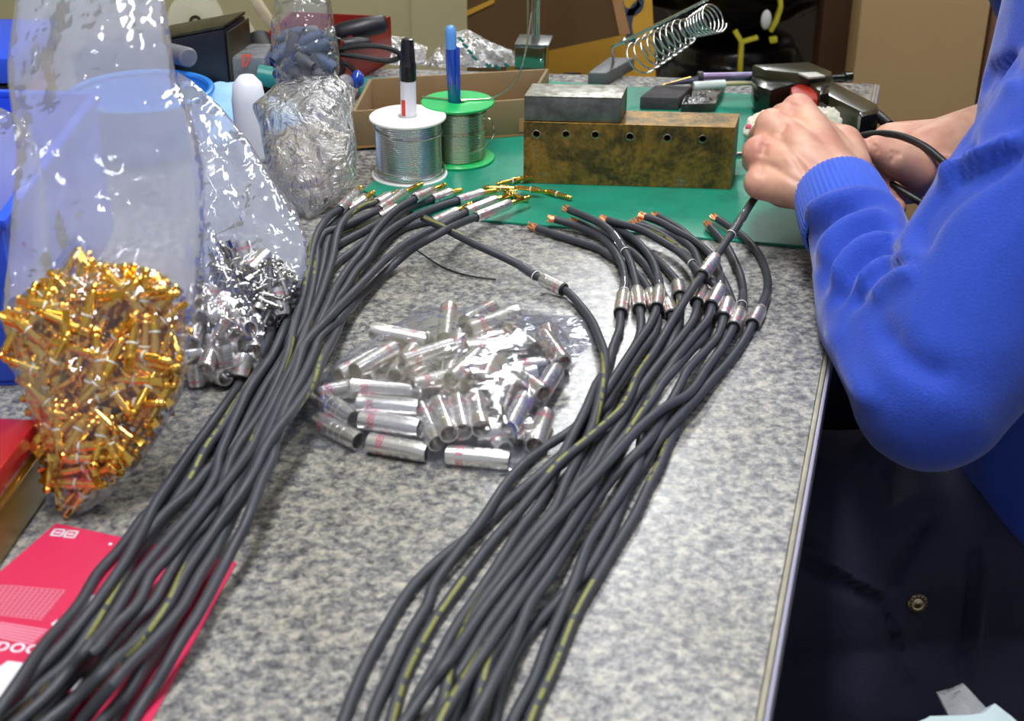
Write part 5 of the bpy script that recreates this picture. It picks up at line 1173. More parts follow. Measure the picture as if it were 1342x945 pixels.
def hit_on(px, py, off):
    r = ray(px, py).normalized(); o_ = V((0, 0, CH)) - wpos(trou); h_ = bvh.ray_cast(o_, r)
    return (h_[0] + wpos(trou), h_[1]) if h_[0] is not None else (D(px, py, .9), V((0, -1, 0)))
hp_, hn_ = hit_on(1202, 790, 0)
hn_ = (hn_ + V((-.1, -1.2, .5))).normalized()
f_ = frameM(hp_ + hn_*.0006, hn_)
sb = obj('snap_button', MB().lathe([(.0064, 0), (.0066, .0012), (.0058, .0020), (.0046, .0021), (.0042, .0014), (.0034, .0012), (.0026, .0016), (.0, .0019)], 28, f_), 'snap_metal', trou, ang=30)
mb = MB()
for k in range(14):
    a_ = 2*PI*k/14; mb.box(f_ @ V((.0052*math.cos(a_), .0052*math.sin(a_), .0021)), (.0009, .0009, .0006))
obj('raised_letters', mb, 'rubber_black', sb)
# shoes
for an in (anL, anR):
    s_ = MB(); capsules(s_, [(an + V((.03, 0, -.048)), .038), (an + V((-.08, 0, -.056)), .032), (an + V((-.15, 0, -.058)), .028)]); capsules(s_, [(an, .042), (an + V((.01, 0, -.045)), .040)])
    q = remesh(s_, .006, 4); co, no = getco(q); co[:, 2] = np.maximum(co[:, 2], -TZ + .001); setco(q, co); pobj('shoe', q, 'shoe_black')
# stool under the worker
se_ = empty('stool', (.50, .98, -TZ), 'round dark stool under the seated person', 'stool')
obj('seat', MB().lathe([(.0, -.345), (.125, -.345), (.135, -.335), (.135, -.310), (.125, -.300), (0, -.297)], 32, Matrix.Translation((.50, .98, 0))), 'rubber_black', se_)
for k in range(4):
    a_ = PI/4 + k*PI/2; obj('leg', MB().tube([V((.50+.09*math.cos(a_), .98+.09*math.sin(a_), -.345)), V((.50+.18*math.cos(a_), .98+.18*math.sin(a_), -TZ+.001))], .011, 10), 'chrome', se_)
obj('foot_ring', MB().tube([V((.50+.143*math.cos(a_), .98+.143*math.sin(a_), -.575)) for a_ in np.linspace(0, 2*PI, 33)], .007, 8, False), 'chrome', se_)
# the held cable leaves the fist and loops round the right hand
rt = [o for o in COL.objects if o.get('label') == EXL['r11']][0]
pts = [Vector(p) for p in catmull([tuple(D(1006, 236, .985)), tuple(D(1040, 205, 1.02)), tuple(D(1100, 186, 1.045)), tuple(D(1142, 176, 1.035)), tuple(D(1175, 177, 1.020)), tuple(D(1208, 190, 1.005)), tuple(D(1232, 208, .995)), tuple(D(1250, 228, .985)), tuple(D(1255, 262, .975)), tuple(D(1235, 282, .985)), tuple(D(1205, 264, 1.0)), tuple(D(1170, 243, 1.012)), tuple(D(1150, 232, 1.03))], .004)]
obj('looped_end', MB().tube(pts, CR, 12, True, .5), 'rubber_black', rt, ang=80)
# small loop of cable on the bench under the arm
q = [tuple(P(1165, 305, .006)), tuple(P(1182, 300, .006)), tuple(P(1196, 306, .006)), tuple(P(1200, 330, .006)), tuple(P(1185, 350, .006))]
# fluffy white glove under the fist
simple('fluff', '#e2dccb', .95, sheen=.5, bump=.8, bscale=500)
g_ = MB(); capsules(g_, [(P(985, 172, .010), .007), (P(1000, 160, .010), .009), (P(1060, 160, .012), .012), (P(1108, 158, .014), .012), (P(1124, 160, .012), .009)]); gm = remesh(g_, .0016, 2)
ncloth(gm, .0035, 160, 4, .002, 420); co, no = getco(gm); co[:, 2] = np.maximum(co[:, 2], th + .0003); setco(gm, co)
gb = P(1050, 160, th); gm.transform(Matrix.Translation(-gb)); go = obj('cotton_rag', gm, 'fluff', ang=180); go.location = gb
tag(go, 'fluffy white cotton rag on the mat under the closed fist', 'rag')
simple('pink_rubber', '#e0527c', .5)
obj('pink_thread', MB().ball(P(981, 167, .014), .003, 12), 'pink_rubber', go)
simple('pink_rubber2', '#e0527c', .5)
# steel rod end beside the block
o = obj('steel_rod', MB().tube([P(962, 204, .012+th), P(1002, 200, .012+th)], .0030, 14), 'solder_warm', base=P(975, 202, th)); tag(o, 'short steel rod poking out between the brass block and the fist', 'rod')
# ------------------------------------------------------------------ things behind and left of the bench work
def bx(name, corners, h, mat_, parent=None, bev=.001, base=None): return obj(name, MB().quadbox(corners, h), mat_, parent, bevel=bev, base=base, recalc=True)
def floorbox(name, x0, x1, y0, y1, ztop, mat_, label, cat='box', rot=0, bev=.003, z0=-TZ+.001, tape=True):
    c = Vector(((x0+x1)/2, (y0+y1)/2, 0)); R = Matrix.Rotation(math.radians(rot), 3, 'Z')
    e = empty(name, (c.x, c.y, z0), label, cat)
    o_ = obj('carton', MB().box((c.x, c.y, (z0+ztop)/2), (x1-x0, y1-y0, ztop-z0), R), mat_, e, bevel=bev)
    if tape:
        for s_ in (-1, 1):
            obj('top_flap', MB().box(Vector((c.x, c.y, ztop+.0025)) + R @ Vector((s_*(x1-x0)/4, 0, 0)), ((x1-x0)/2-.004, (y1-y0)-.002, .004), R), mat_, e, bevel=.001)
    return e
Y0 = 1.80
def xz(px, py, Y): p = PYp(px, py, Y); return p.x, p.z
# big light carton at the right
xa, _ = xz(1123, 60, 1.72); xb, _ = xz(1290, 60, 1.72)
floorbox('cardboard_box', xa, xb, 1.72, 1.77, .62, 'card_light', 'tall plain light-brown cardboard box behind the desoldering gun')
simple('card_pink', '#8f6a50', .8, var=.2, vscale=5); simple('print_teal', '#1d8a6b', .6)
xc, _ = xz(1292, 60, 1.75)
e = floorbox('cardboard_box', xc, xc+.34, 1.75, 2.05, .60, 'card_pink', 'darker reddish-brown cardboard box with green print, right of the tall plain box')
for q in range(3):
    pp = PYp(1318+q*3, 40+q*7, 1.748); obj('green_print', MB().box(pp, (.006+.004*q, .001, .018)), 'print_teal', e)
# brown board between bags and carton
xa2, _ = xz(1074, 60, 1.80); xb2, _ = xz(1128, 60, 1.80)
simple('board_brown', '#4a2c12', .6, var=.2, vscale=5)
e = floorbox('wooden_board', xa2, xb2+.02, 1.80, 1.84, .62, 'board_brown', 'dark brown upright board between the black sacks and the tall plain box', 'board', tape=False)
# yellow carton leaning, dark sheet in front of it for its shaded part
simple('ink_blue', '#3c4a5c', .7)
Yy = 1.72
p0, p1, p2, p3 = PYp(612, 110, Yy), PYp(893, 110, Yy), PYp(850, -60, Yy), PYp(612, -60, Yy)
ce = empty('cardboard_box', (p0.x*.5+p1.x*.5, Yy+.1, -TZ+.001), 'yellow-brown cardboard box with dark blue lettering behind the spring stand', 'box')
lowl, lowr = Vector((p0.x, Yy, -TZ+.001)), Vector((p1.x+.03, Yy, -TZ+.001))
pl4 = [lowl, lowr, Vector((p2.x, Yy, p2.z+.02)), Vector((p3.x, Yy, p2.z+.02))]
obj('carton', MB().quadbox(pl4, Vector((0, .22, 0))), 'card_yellow', ce, bevel=.003, recalc=True)
def ring_text(px, py, rx, rz, a0, a1, w=.0045):
    c = PYp(px, py, Yy-.0012); pts = [c + Vector((rx*math.cos(a), 0, rz*math.sin(a))) for a in np.linspace(a0, a1, 14)]
    vs = []; 
    for i, p in enumerate(pts):
        d = (pts[min(i+1, 13)]-pts[max(i-1, 0)]).normalized(); n = Vector((-d.z, 0, d.x)); vs += [p+n*w, p-n*w, p+n*w+Vector((0, .001, 0)), p-n*w+Vector((0, .001, 0))]
    fs = []
    for i in range(13): fs += [(i*4, i*4+1, i*4+5, i*4+4)]
    return obj('blue_letter', MB().add(vs, fs), 'ink_blue', ce, recalc=True)
ring_text(826, 3, .0125, .012, PI*.95, 2.15*PI); ring_text(845, 32, .020, .028, PI*.62, PI*1.3); ring_text(842, -8, .010, .004, -.5, .6)
pb_ = PYp(750, 99, Yy-.0012); obj('blue_letter', MB().box(pb_, (.022, .001, .007)), 'ink_blue', ce)
# dark brown sheet added in front to stand in for shade on the carton
Yd = 1.62
q0, q1, q2, q3 = PYp(612, 92, Yd), PYp(700, 74, Yd), PYp(822, 44, Yd), PYp(806, -40, Yd)
de = empty('shade_sheet', (q0.x, Yd, -.02), 'dark brown sheet standing in for the shaded upper left of the yellow-brown box', 'panel')
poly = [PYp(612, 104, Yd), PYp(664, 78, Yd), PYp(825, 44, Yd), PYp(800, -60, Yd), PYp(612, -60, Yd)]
obj('sheet', MB().quadbox(poly, Vector((0, .004, 0))), 'card_shade', de, recalc=True)
obj('sheet_base', MB().quadbox([Vector((p.x, Yd, z)) for p, z in ((poly[0], poly[0].z), (poly[1], poly[1].z))] + [Vector((poly[1].x, Yd, -TZ+.002)), Vector((poly[0].x, Yd, -TZ+.002))], Vector((0, .004, 0))), 'card_shade', de, recalc=True)
obj('folded_strip', MB().quadbox([PYp(806, -40, Yd-.002), PYp(826, 44, Yd-.002), PYp(812, 46, Yd-.002), PYp(794, -40, Yd-.002)], Vector((0, .0015, 0))), 'card_inner', de, recalc=True)
obj('light_stripe', MB().quadbox([PYp(612, 14, Yd-.0015), PYp(648, -2, Yd-.0015), PYp(648, 4, Yd-.0015), PYp(612, 21, Yd-.0015)], Vector((0, .001, 0))), 'card_yellow', de, recalc=True)
# black sacks
simple('sack_black', '#141415', .28, bump=.4, bscale=40); simple('tie_yellow', '#b3aa2c', .4)
def sack(cx, cy, cz, sx, sy, sz, seed, lab):
    q = MB(); ell(q, (cx, cy, cz), (sx, sy, sz)); me = remesh(q, .009, 2); co, no = getco(me)
    for i in range(len(co)):
        c = Vector(co[i]); d_, _p = noise.voronoi(Vector((c.x*5+seed, c.y*8, c.z*34))); co[i] += no[i]*(.026*(d_[1]-d_[0]) + .012*noise.noise(Vector((c.x*7, c.y*7, c.z*40+seed))))
    co[:, 2] = np.maximum(co[:, 2], -TZ+.001)
    setco(me, co); bs = Vector((cx, cy, cz-sz)); me.transform(Matrix.Translation(-bs)); o_ = obj('black_sack', me, 'sack_black', ang=180); o_.location = bs
    tag(o_, lab, 'sack'); return o_
kx, _ = xz(965, 50, 1.85)
k1 = sack(kx+.02, 1.98, -.42, .165, .17, .33, 1, 'lowest black plastic sack under the other black sacks')
k2 = sack(kx+.01, 1.98, .02, .165, .19, .115, 2, 'black plastic sack with a yellow tie right behind the desoldering gun')
k3 = sack(kx+.01, 1.99, .235, .165, .19, .11, 3, 'topmost black plastic sack, cut by the upper picture edge')
def tie(pts, w, par):
    pts = [PYp(x, y, 1.775) for x, y in pts]; vs = []; n_ = len(pts)
    for i, p in enumerate(pts):
        d = (pts[min(i+1, n_-1)]-pts[max(i-1, 0)]).normalized(); n = Vector((-d.z, 0, d.x)); 
        for sg in (1, -1): vs += [p+n*w*sg, p+n*w*sg+Vector((0, .01, 0))]
    fs = []
    for i in range(n_-1):
        a = i*4; b2 = a+4; fs += [(a, a+2, b2+2, b2), (a+1, b2+1, b2+3, a+3), (a, b2, b2+1, a+1), (a+2, a+3, b2+3, b2+2)]
    fs += [(0, 1, 3, 2), (n_*4-4, n_*4-2, n_*4-1, n_*4-3)]
    o_ = obj('yellow_tie', MB().add(vs, fs), 'tie_yellow', par, recalc=True, bevel=.001); return o_
tie([(964, 42), (972, 55), (971, 75), (970, 96)], .0032, k2); tie([(974, 56), (984, 53), (994, 50)], .0022, k2); tie([(1010, 42), (1018, 28), (1024, 10), (1023, -2)], .0028, k3); tie([(1009, 54), (1019, 52)], .0035, k2)
simple('label_patch', '#c9c9c6', .5)
obj('white_tag', MB().ball(PYp(1004, 26, 1.775), .0085, 14, (.8, .4, 1.5)), 'label_patch', k3, ang=180)
# crumpled printed polythene behind the tray
LNz = Vector((0, -.8, .6)).normalized(); oz = P(620, 104, .0)
bz = Pouch([(548, 96), (566, 72), (590, 44), (612, 38), (640, 55), (672, 68), (700, 88), (672, 106), (640, 110), (600, 108), (560, 112)], oz + Vector((0, .06, .0)), LNz, .020, 2.4)
ez = empty('crumpled_bag', oz, 'crumpled milky plastic packaging with teal print behind the cardboard tray', 'bag'); film('bag_film', bz, 'poly_crinkle', ez, (), amp=.008, nscale=26, seed=51, rings=18, seg=70)
bz2 = Pouch([(492, 44), (530, 48), (560, 62), (556, 100), (520, 112), (500, 90)], oz + Vector((0, .08, .02)), LNz, .012, 2.4)
ez2 = empty('crumpled_bag', PYp(530, 100, 1.3), 'smaller scrap of crumpled clear plastic behind the black-capped marker', 'bag'); film('bag_film', bz2, 'poly_crinkle', ez2, (), amp=.007, nscale=28, seed=57, rings=14, seg=60)
simple('teal', '#157a72', .4)
for (x, y) in ((604, 52), (610, 60), (616, 68), (622, 76), (640, 86), (652, 88), (664, 86)):
    p = PPL(x, y, oz + Vector((0, .06, 0)) + LNz*.022, LNz); obj('teal_print', MB().box(p, (.007, .0006, .003), Matrix.Rotation(.7, 3, 'Y')), 'teal', ez)
o = obj('teal_tube', MB().tube([PYp(470, 118, 1.30), PYp(560, 118, 1.31), PYp(607, 109, 1.32)], [.012, .013, .004], 16), 'teal', base=P(540, 118)); tag(o, 'rounded teal tube lying behind the cardboard tray', 'tube')
# ------------------------------------------------------------------ left rear clutter on the bench
simple('case_black', '#101322', .35, bump=.2, bscale=300); simple('case_brass', '#544f38', .35, .6, var=.2, vscale=60, var_col='#2f2c20'); simple('knob_grey', '#6f7078', .5); simple('clear_acrylic', '#d8d6c0', .15, alpha=.45)
Yp = 1.22
A1, A2 = PYp(214, 105, Yp), PYp(308, 96, Yp+.02); top1, top2 = PYp(218, 52, Yp), PYp(296, 32, Yp+.02)
hL, hR = PYp(219, 55, Yp).z, PYp(290, 38, Yp+.02).z
bb = [Vector((A1.x-.075, Yp-.01, .0006)), Vector((A2.x-.006, Yp+.02, .0006)), Vector((A2.x+.004, Yp+.075, .0006)), Vector((A1.x-.07, Yp+.045, .0006))]
ht = [hL-.012, hR, hR-.001, hL-.013]
pse = empty('power_unit', sum(bb, Vector())/4, 'black bench power unit with worn brassy top and grey knob, behind the large bag', 'power unit')
def slant(lo, h0, h1): 
    a_ = [v + Vector((0, 0, x)) for v, x in zip(lo, h0)]; b_ = [v + Vector((0, 0, x)) for v, x in zip(lo, h1)]; n = len(lo)
    return MB().add(a_ + b_, [tuple(range(n-1, -1, -1)), tuple(range(n, 2*n))] + [(i, (i+1) % n, n+(i+1) % n, n+i) for i in range(n)])
obj('case', slant(bb, [0]*4, ht), 'case_black', pse, bevel=.004, recalc=True)
obj('worn_top', slant(bb, [x+.0002 for x in ht], [x+.003 for x in ht]), 'case_brass', pse, bevel=.001, recalc=True)
obj('side_plate', MB().quadbox([bb[1] + Vector((.0005, .002, .012)), bb[2] + Vector((.0005, -.002, .012)), bb[2] + Vector((.003, -.002, .012)), bb[1] + Vector((.003, .002, .012))], hR-.016), 'case_brass', pse, recalc=True, bevel=.0006)
kc = PYp(240, 69, Yp-.005); obj('knob', MB().tube([kc + Vector((-.02, .012, -.002)), kc + Vector((.010, -.026, .003)), kc + Vector((.011, -.028, .003))], [.0085, .0085, .0070], 20), 'knob_grey', pse)
obj('top_screw', MB().box(bb[1]*.55 + bb[0]*.45 + Vector((0, .02, (ht[0]*.45+ht[1]*.55)+.004)), (.012, .008, .004)), 'gold', pse, bevel=.001)
def reel(px, py, Y, R_, lab):
    c = PYp(px, py, Y); e_ = empty('plastic_reel', Vector((c.x, c.y, c.z-R_)), lab, 'reel'); f_ = frameM(c, Vector((.18, -1, .12)))
    obj('rear_disc', MB().lathe([(.006, 0), (R_, 0), (R_, .0012), (.006, .0012)], 48, f_, close=True), 'clear_acrylic', e_)
    obj('front_disc', MB().lathe([(.006, .018), (R_, .018), (R_, .0192), (.006, .0192)], 48, f_, close=True), 'clear_acrylic', e_)
    obj('hub', MB().lathe([(.005, .001), (R_*.42, .001), (R_*.42, .0185), (.005, .0185)], 28, f_, close=True), 'reel_core', e_)
    obj('centre_ring', MB().lathe([(.003, .0195), (.0062, .0195), (.0062, .0215), (.003, .0215)], 24, f_, close=True), 'case_brass', e_)
    return e_
simple('reel_core', '#cdc7a6', .4)
r1c = PYp(257, 25, 1.385)
o = obj('low_box', MB().box((r1c.x+.015, 1.375, (r1c.z-.027)/2), (.13, .05, r1c.z-.0285)), 'case_black', bevel=.002, base=(r1c.x+.015, 1.375, .0004)); tag(o, 'low black box under the clear reels, behind the power unit', 'box')
reel(257, 25, 1.385, .0268, 'larger clear plastic reel standing behind the black power unit'); reel(306, 48, 1.37, .0215, 'smaller clear plastic reel right of the power unit')
# clear box with red number
o = obj('clear_box', MB().box(PYp(318, 84, 1.27), (.05, .05, .026)), 'poly_crinkle', bevel=.003, base=PYp(318, 96, 1.27)); tag(o, 'small clear plastic box with red digits beside the power unit', 'box')
for i, ch in enumerate('17'):
    cu = bpy.data.curves.new('digit', 'FONT'); cu.body = ch; cu.size = .016; cu.extrude = .0003; tmp = bpy.data.objects.new('red_digit', cu); COL.objects.link(tmp)
    bpy.context.view_layer.update(); me = bpy.data.meshes.new_from_object(tmp.evaluated_get(bpy.context.evaluated_depsgraph_get())); bpy.data.objects.remove(tmp)
    d_ = obj('red_digit', me, 'red_print', o, smooth=False, local=True); d_.location = PYp(313+i*6, 88, 1.243) - o.location; d_.rotation_euler = (PI/2-.3, 0, 0)
# grey plastic wedge / blade standing
o = obj('plastic_scoop', MB().quadbox([PYp(322, -6, 1.42), PYp(338, 22, 1.42), PYp(357, 46, 1.42), PYp(359, 30, 1.42), PYp(336, -4, 1.42)], Vector((.0, .012, 0))), 'paper_beige', bevel=.002, recalc=True, base=PYp(345, 20, 1.42)); tag(o, 'beige plastic blade leaning beside the upright bag of boots', 'blade')
# dark coil tool beside
q = MB(); c0_ = PYp(340, 62, 1.30)
for k in range(6): q.lathe([(.012-.001*(k % 2), k*.005), (.0145-.001*(k % 2), k*.005+.0022), (.012-.001*(k % 2), k*.005+.0044)], 18, frameM(c0_ + Vector((-.01, 0, -.02)), (.5, .2, .8)))
o = obj('black_spring_tool', q, 'rubber_black', base=c0_ + Vector((0, 0, -.05))); tag(o, 'ribbed black tool end left of the upright bag of boots', 'tool')
obj('tool_body', MB().tube([PYp(336, 50, 1.31), PYp(350, 84, 1.29), PYp(352, 112, 1.27)], [.012, .014, .014], 14), 'rubber_black', o)
o = obj('blue_tube', MB().tube([PYp(343, 80, 1.275), PYp(362, 76, 1.275)], .005, 12), 'pen_blue', base=PYp(350, 84, 1.27)); tag(o, 'small blue tube left of the upright bag of boots', 'tube')
o = obj('teal_screwdriver', MB().tube([PYp(338, 98, 1.24), PYp(372, 104, 1.24)], .0095, 14), 'teal', base=PYp(355, 110, 1.24)); tag(o, 'short dark teal handle left of the upright bag of boots', 'handle')
# blue tub, cloths, white bottle
simple('tub_blue', '#2f86de', .3, coat=.3); simple('cloth_pale', '#9cc8ec', .85, bump=.3, bscale=300); simple('bottle_white', '#e8eaf6', .4)
tcn_ = PYp(186, 128, 1.14); tbm = Matrix.Translation((tcn_.x, 1.14, 0))
tub = empty('blue_tub', (tcn_.x, 1.14, .0006), 'round bright blue plastic tub behind the large clear bag', 'tub')
hz_ = PYp(268, 120, 1.14).z
obj('wall', MB().lathe([(.038, .0006), (.050, .5*hz_), (.058, hz_), (.0565, hz_), (.0485, .5*hz_), (.0365, .0026)], 40, tbm, close=True), 'tub_blue', tub)
obj('floor_disc', MB().lathe([(0, .0006), (.038, .0006), (.038, .003), (0, .003)], 32, tbm), 'tub_blue', tub)
obj('rim', MB().tube([Vector((tcn_.x+.0575*math.cos(a), 1.14+.0575*math.sin(a), hz_)) for a in np.linspace(0, 2*PI, 41)], .0028, 8, False), 'tub_blue', tub)
def blob(name, c, sc, mat_, lab, cat, amp=.006, ns=28, seed=0, vox=.0035):
    q = MB(); ell(q, c, sc); me = remesh(q, vox, 2); ncloth(me, amp, ns, seed, amp*.4, ns*2.5); co, no = getco(me); co[:, 2] = np.maximum(co[:, 2], .0008); setco(me, co)
    bs = Vector((c[0], c[1], max(c[2]-sc[2], 0))); me.transform(Matrix.Translation(-bs)); o_ = obj(name, me, mat_, ang=180); o_.location = bs; return tag(o_, lab, cat)
pc2 = PYp(288, 128, 1.19); blob('folded_cloth', (pc2.x, 1.19, .010), (.045, .05, .034), 'cloth_pale', 'pale blue folded cloth right behind the blue tub', 'cloth', .008, 30, 3)
pc3 = PYp(345, 130, 1.17); blob('folded_cloth', (pc3.x, 1.18, .010), (.028, .03, .026), 'cloth_pale', 'pale blue cloth right of the white rounded bottle', 'cloth', .007, 34, 8)
bc = PYp(325, 122, 1.12); e_ = empty('white_bottle', (bc.x, 1.12, .0008), 'small rounded white bottle behind the milky bags', 'bottle')
hb = PYp(325, 97, 1.12).z; obj('bottle_body', MB().lathe([(0, .0008), (.0125, .0008), (.0138, .006), (.0138, hb-.022), (.0118, hb-.008), (.0062, hb-.0015), (0, hb)], 28, Matrix.Translation((bc.x, 1.12, 0))), 'bottle_white', e_, ang=180)
# red tool box with pliers and cables
simple('tool_red', '#8e1f14', .4, bump=.1, bscale=90, var=.2, vscale=30, var_col='#6f150d'); simple('grip_black', '#1d1d25', .4)
tb2 = [PYp(452, 128, 1.27), PYp(470, 60, 1.44)]
rb = [Vector((-.185, 1.29, .0006)), Vector((-.155, 1.275, .0006)), Vector((-.118, 1.50, .0006)), Vector((-.29, 1.52, .0006)), Vector((-.30, 1.31, .0006))]
re_ = empty('toolbox', (-.20, 1.38, 0), 'open red metal toolbox full of black-handled tools, behind the cardboard tray', 'toolbox')
rb = [Vector((-.245, 1.30, .0006)), Vector((-.178, 1.283, .0006)), Vector((-.122, 1.42, .0006)), Vector((-.225, 1.44, .0006))]; ctr = sum(rb, Vector())/4; hbx = .046
obj('box_floor', MB().quadbox(rb, .002), 'tool_red', re_, recalc=True)
for i in range(4):
    p, q_ = rb[i], rb[(i+1) % 4]; inn = (ctr-(p+q_)/2).normalized()*.0025
    obj('box_side', MB().quadbox([p, q_, q_+inn, p+inn], hbx), 'tool_red', re_, recalc=True, bevel=.0006)
def toolhandle(a, b2, r, lab, name='pliers'):
    a, b2 = Vector(a), Vector(b2); e_ = empty(name, (a+b2)/2 + Vector((0, 0, -r)), lab, 'tool'); d = b2-a
    obj('grip', MB().tube([a, a+d*.1, a+d*.5, a+d*.92, b2], [r*.75, r, r*1.05, r*.95, r*.6], 14), 'grip_black', e_, ang=80)
    obj('pivot', MB().ball(a - d*.08, r*.85, 12), 'chrome', e_); return e_
toolhandle(PYp(440, 44, 1.35), PYp(507, 30, 1.36), .0095, 'black padded tool grip on top of the red toolbox', 'tool_grip'); toolhandle(PYp(446, 58, 1.33), PYp(486, 56, 1.34), .006, 'slim black tool grip lying below the padded one in the red toolbox', 'tool_grip')
for i, (pts_, r_) in enumerate((([(440, 66), (470, 60), (505, 62), (525, 72), (510, 80), (470, 74), (440, 70)], .0026), ([(438, 80), (455, 84), (466, 98), (462, 112), (448, 118)], .0024), ([(444, 50), (440, 70), (450, 90), (440, 108)], .0026))):
    w_ = [Vector(p) for p in catmull([tuple(PYp(x, y, 1.285 - .004*i)) for x, y in pts_], .004)]
    o = obj('tool_lead', MB().tube(w_, r_, 8), 'rubber_black', base=w_[0] - Vector((0, 0, .01))); tag(o, ['looped black lead hanging over the front of the red toolbox', 'short curved black lead beside the upright bag of boots', 'black lead running down behind the upright bag of boots'][i], 'lead')
o = blob('plastic_stopper', tuple(PYp(470, 104, 1.25)), (.007, .007, .008), 'pen_blue', 'small bright blue plastic cap in front of the red toolbox', 'cap', .002, 80, 5, .002)
o = blob('plastic_stopper', tuple(PYp(452, 110, 1.24)), (.008, .008, .009), 'poly_crinkle', 'clear crumpled cap left of the small blue cap', 'cap', .002, 80, 7, .002)
# ------------------------------------------------------------------ left margin
simple('tin_red', '#a01522', .25, coat=.4); simple('tin_gold', '#8a7428', .3, .5); simple('crate_blue', '#2a55e0', .35); simple('leaf_red', '#cf2f58', .3, coat=.25); simple('leaf_white', '#e8e4f0', .35)
TA, TB_ = P(46, 640, 0), P(0, 700, 0)
# tin: right upper corner at (45,548) lid edge
ztin = .045; cA = P(48, 549, ztin); cB = P(0, 612, ztin); dr_ = (cB-cA).normalized(); pn = Vector((-dr_.y, dr_.x, 0)); 
if pn.x > 0: pn = -pn
tc_ = [cA, cA+dr_*.13, cA+dr_*.13+pn*.16, cA+pn*.16]
te_ = empty('biscuit_tin', (sum(tc_, Vector())/4).xy.to_3d(), 'gold tin with a glossy red lid at the left margin, beside the gold pin bag', 'tin')
obj('tin_body', MB().quadbox([Vector((v.x, v.y, .0006)) for v in tc_], ztin-.0126), 'tin_gold', te_, recalc=True, bevel=.003)
inn = [v + (sum(tc_, Vector())/4 - v).normalized()*-.0012 for v in tc_]
obj('lid', MB().quadbox([Vector((v.x, v.y, ztin-.014)) for v in inn], .014), 'tin_red', te_, recalc=True, bevel=.003)
obj('tin_bead', MB().quadbox([Vector((v.x, v.y, ztin-.0185)) for v in inn], .0022), 'gold', te_, recalc=True, bevel=.0009)
# blue crate behind it
c1 = P(38, 505, .0); c1.z = .0006
cr_ = [Vector((c1.x, c1.y, .0006)), Vector((c1.x-.20, c1.y-.01, .0006)), Vector((c1.x-.20, c1.y+.26, .0006)), Vector((c1.x-.01, c1.y+.24, .0006))]
cre = empty('blue_crate', sum(cr_, Vector())/4, 'bright blue plastic crate at the left margin behind the gold pin bag', 'crate')
obj('crate_floor', MB().quadbox(cr_, .003), 'crate_blue', cre, recalc=True)
cc_ = sum(cr_, Vector())/4
for i in range(4):
    p, q_ = cr_[i], cr_[(i+1) % 4]; iv = (cc_-(p+q_)/2).normalized()*.004
    obj('crate_side', MB().quadbox([p, q_, q_+iv, p+iv], .10), 'crate_blue', cre, recalc=True, bevel=.001)
    obj('crate_rim', MB().quadbox([v + Vector((0, 0, .097)) for v in (p-iv*.8, q_-iv*.8, q_+iv, p+iv)], .006), 'crate_blue', cre, recalc=True, bevel=.0012)
# stacked cases far left
for i, (y0, y1, mt, lab, nm) in enumerate(((128, 158, 'tin_red', 'red case under the black strip at the left margin, above the milky bag', 'red_case'), (112, 127, 'case_black', 'thin black case between the blue and the red one at the left margin', 'black_case'), (76, 111, 'crate_blue', 'blue case topmost of the small stack at the left margin', 'blue_case'))):
    a, b2 = PYp(18, y1, 1.20), PYp(18, y0, 1.20)
    z0_, z1_ = (.0006 if i == 0 else a.z), b2.z
    o = obj(nm, MB().box((a.x-.12, 1.27, (z0_+z1_)/2), (.24, .14, z1_-z0_-.0008)), mt, bevel=.003, base=(a.x-.12, 1.27, z0_)); tag(o, lab, 'case')
# ------------------------------------------------------------------ red leaflet
LZ = .0006
c1, c2 = P(78, 688, LZ), P(300, 730, LZ)
def LF(px, py, z=0): return P(px, py, LZ+z)
lc = [P(74, 687, LZ), P(310, 738, LZ), P(170, 1000, LZ), P(-150, 880, LZ)]
ux = (lc[1]-lc[0]).normalized(); uy = Vector((ux.y, -ux.x, 0))
le = empty('printed_leaflet', sum(lc, Vector())/4, 'red printed leaflet with white panels lying under the left cable bundle', 'leaflet')
obj('paper', MB().quadbox(lc, .0006), 'leaf_red', le, smooth=False)
def pat(name, poly, mat_='leaf_white', z=.0007): return obj(name, MB().add([LF(x, y, z) for x, y in poly][::-1], [tuple(range(len(poly)))]), mat_, le, smooth=False, recalc=False)
pat('white_panel', [(24, 866), (31, 868), (6, 920), (-40, 905), (-12, 880)]) if False else None
pat('white_panel', [(10, 866), (32, 869), (-5, 935), (-60, 918)]); pat('white_panel', [(119, 779), (134, 782), (90, 826), (84, 822)]); pat('white_panel', [(105, 886), (120, 886), (92, 918), (88, 914)]); pat('white_panel', [(75, 812), (82, 816), (70, 822), (67, 818)])
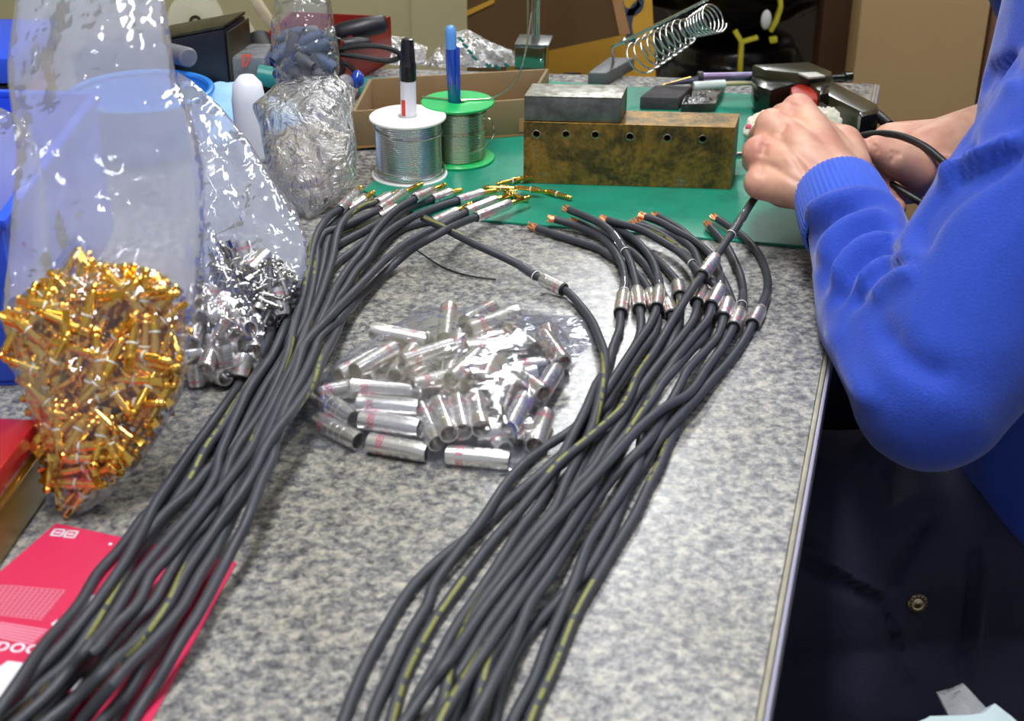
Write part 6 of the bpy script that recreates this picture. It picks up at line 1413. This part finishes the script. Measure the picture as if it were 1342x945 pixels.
# table grid of the leaflet
gl_ = MB()
def strip(x0, y0, x1, y1, w=.00022):
    a, b2 = LF(x0, y0, .0008), LF(x1, y1, .0008); d = (b2-a).normalized(); n = Vector((-d.y, d.x, 0))*w
    gl_.add([a+n, a-n, b2-n, b2+n], [(0, 1, 2, 3)])
for i in range(11):
    s_ = i/10; strip(2-26*s_, 767+36*s_, 86-26*s_-4*s_, 774+38*s_)
for i in range(13):
    s_ = i/12; strip(2+82*s_, 767+7*s_, -24+76*s_, 803+8*s_)
for i in range(6):
    s_ = i/5; strip(0-14*s_, 816+16*s_, 62-20*s_, 826+18*s_, .0005 if i else .0004)
simple('print_pink', '#e59ab0', .4)
obj('printed_table', gl_, 'print_pink', le, smooth=False)
def text(body, px, py, size, mat_, ang, par=le, name='printed_text', z=.0008, sx=1):
    cu = bpy.data.curves.new('t', 'FONT'); cu.body = body; cu.size = size; cu.extrude = 0; tmp = bpy.data.objects.new('t', cu); COL.objects.link(tmp); bpy.context.view_layer.update()
    me = bpy.data.meshes.new_from_object(tmp.evaluated_get(bpy.context.evaluated_depsgraph_get())); bpy.data.objects.remove(tmp)
    me.transform(Matrix.Translation(LF(px, py, z) - wpos(par)) @ Matrix.Rotation(ang, 4, 'Z') @ Matrix.Diagonal((sx, 1, 1, 1)))
    return obj(name, me, mat_, par, smooth=False)
aL = math.atan2((P(80, 774, 0)-P(0, 767, 0)).y, (P(80, 774, 0)-P(0, 767, 0)).x)
text('pod n', 56, 846, .013, 'leaf_white', aL + PI)
text('.', 150, 712, .016, 'leaf_white', aL + PI)
# two white pictograms: a bin and a recycling style ring
for x, y in ((76, 698), (93, 700)):
    c = LF(x, y, .0008); r_ = Matrix.Rotation(aL, 3, 'Z'); q = MB()
    for dx, dy, w_, h_ in ((-.0026, 0, .0010, .0056), (.0026, 0, .0010, .0056), (0, .0026, .0060, .0010), (0, -.0026, .0060, .0010), (0, 0, .0030, .0012)): q.box(c + r_ @ Vector((dx, dy, 0)), (w_, h_, .0001), r_)
    obj('white_pictogram', q, 'leaf_white', le, smooth=False)
# thin wire off the left bundle
w_ = [Vector(p) for p in catmull([tuple(P(545, 327, .004)), tuple(P(562, 339, .002)), tuple(P(580, 350, .001)), tuple(P(605, 359, .001)), tuple(P(630, 364, .001)), tuple(P(650, 366, .001))], .003)]
o = obj('thin_wire', MB().tube(w_, .00065, 6), 'rubber_black', base=P(600, 358)); tag(o, 'thin black wire lying loose below the plugs of the left bundle', 'wire')
# white plastic bag on a crate in the lower right corner
co_ = empty('dark_crate', (.34, .44, -TZ), 'dark crate in the lower right corner carrying white plastic', 'crate')
obj('crate_box', MB().box((.34, .44, (-.13-TZ)/2), (.26, .24, TZ-.132)), 'rubber_black', co_, bevel=.004)
simple('sheet_white', '#b9cbd0', .45)
wp = [D(1202, 946, .70), D(1218, 940, .70), D(1262, 938, .71), D(1290, 934, .715), D(1304, 921, .72), D(1325, 938, .715), D(1350, 960, .70), D(1345, 1020, .66), D(1205, 1020, .66)]
be_ = empty('white_plastic_bag', (.26, .52, -.10), 'folded white plastic bag in the lower right corner, in front of the trousers', 'bag')
obj('bag_fold', MB().quadbox(wp, Vector((.0, .01, -.012))), 'sheet_white', be_, recalc=True, bevel=.001)
zp = [D(1230, 910, .735), D(1250, 905, .735), D(1265, 898, .735), D(1298, 934, .728), D(1262, 946, .722), D(1250, 950, .72)]
obj('clear_strip', MB().quadbox(zp, Vector((0, .004, -.002))), 'poly_crinkle', be_, recalc=True)
# ------------------------------------------------------------------ lift everything from bench coordinates to the floor's
for o in SC.objects:
    if o.parent is None and o is not cam: o.location.z += TZ
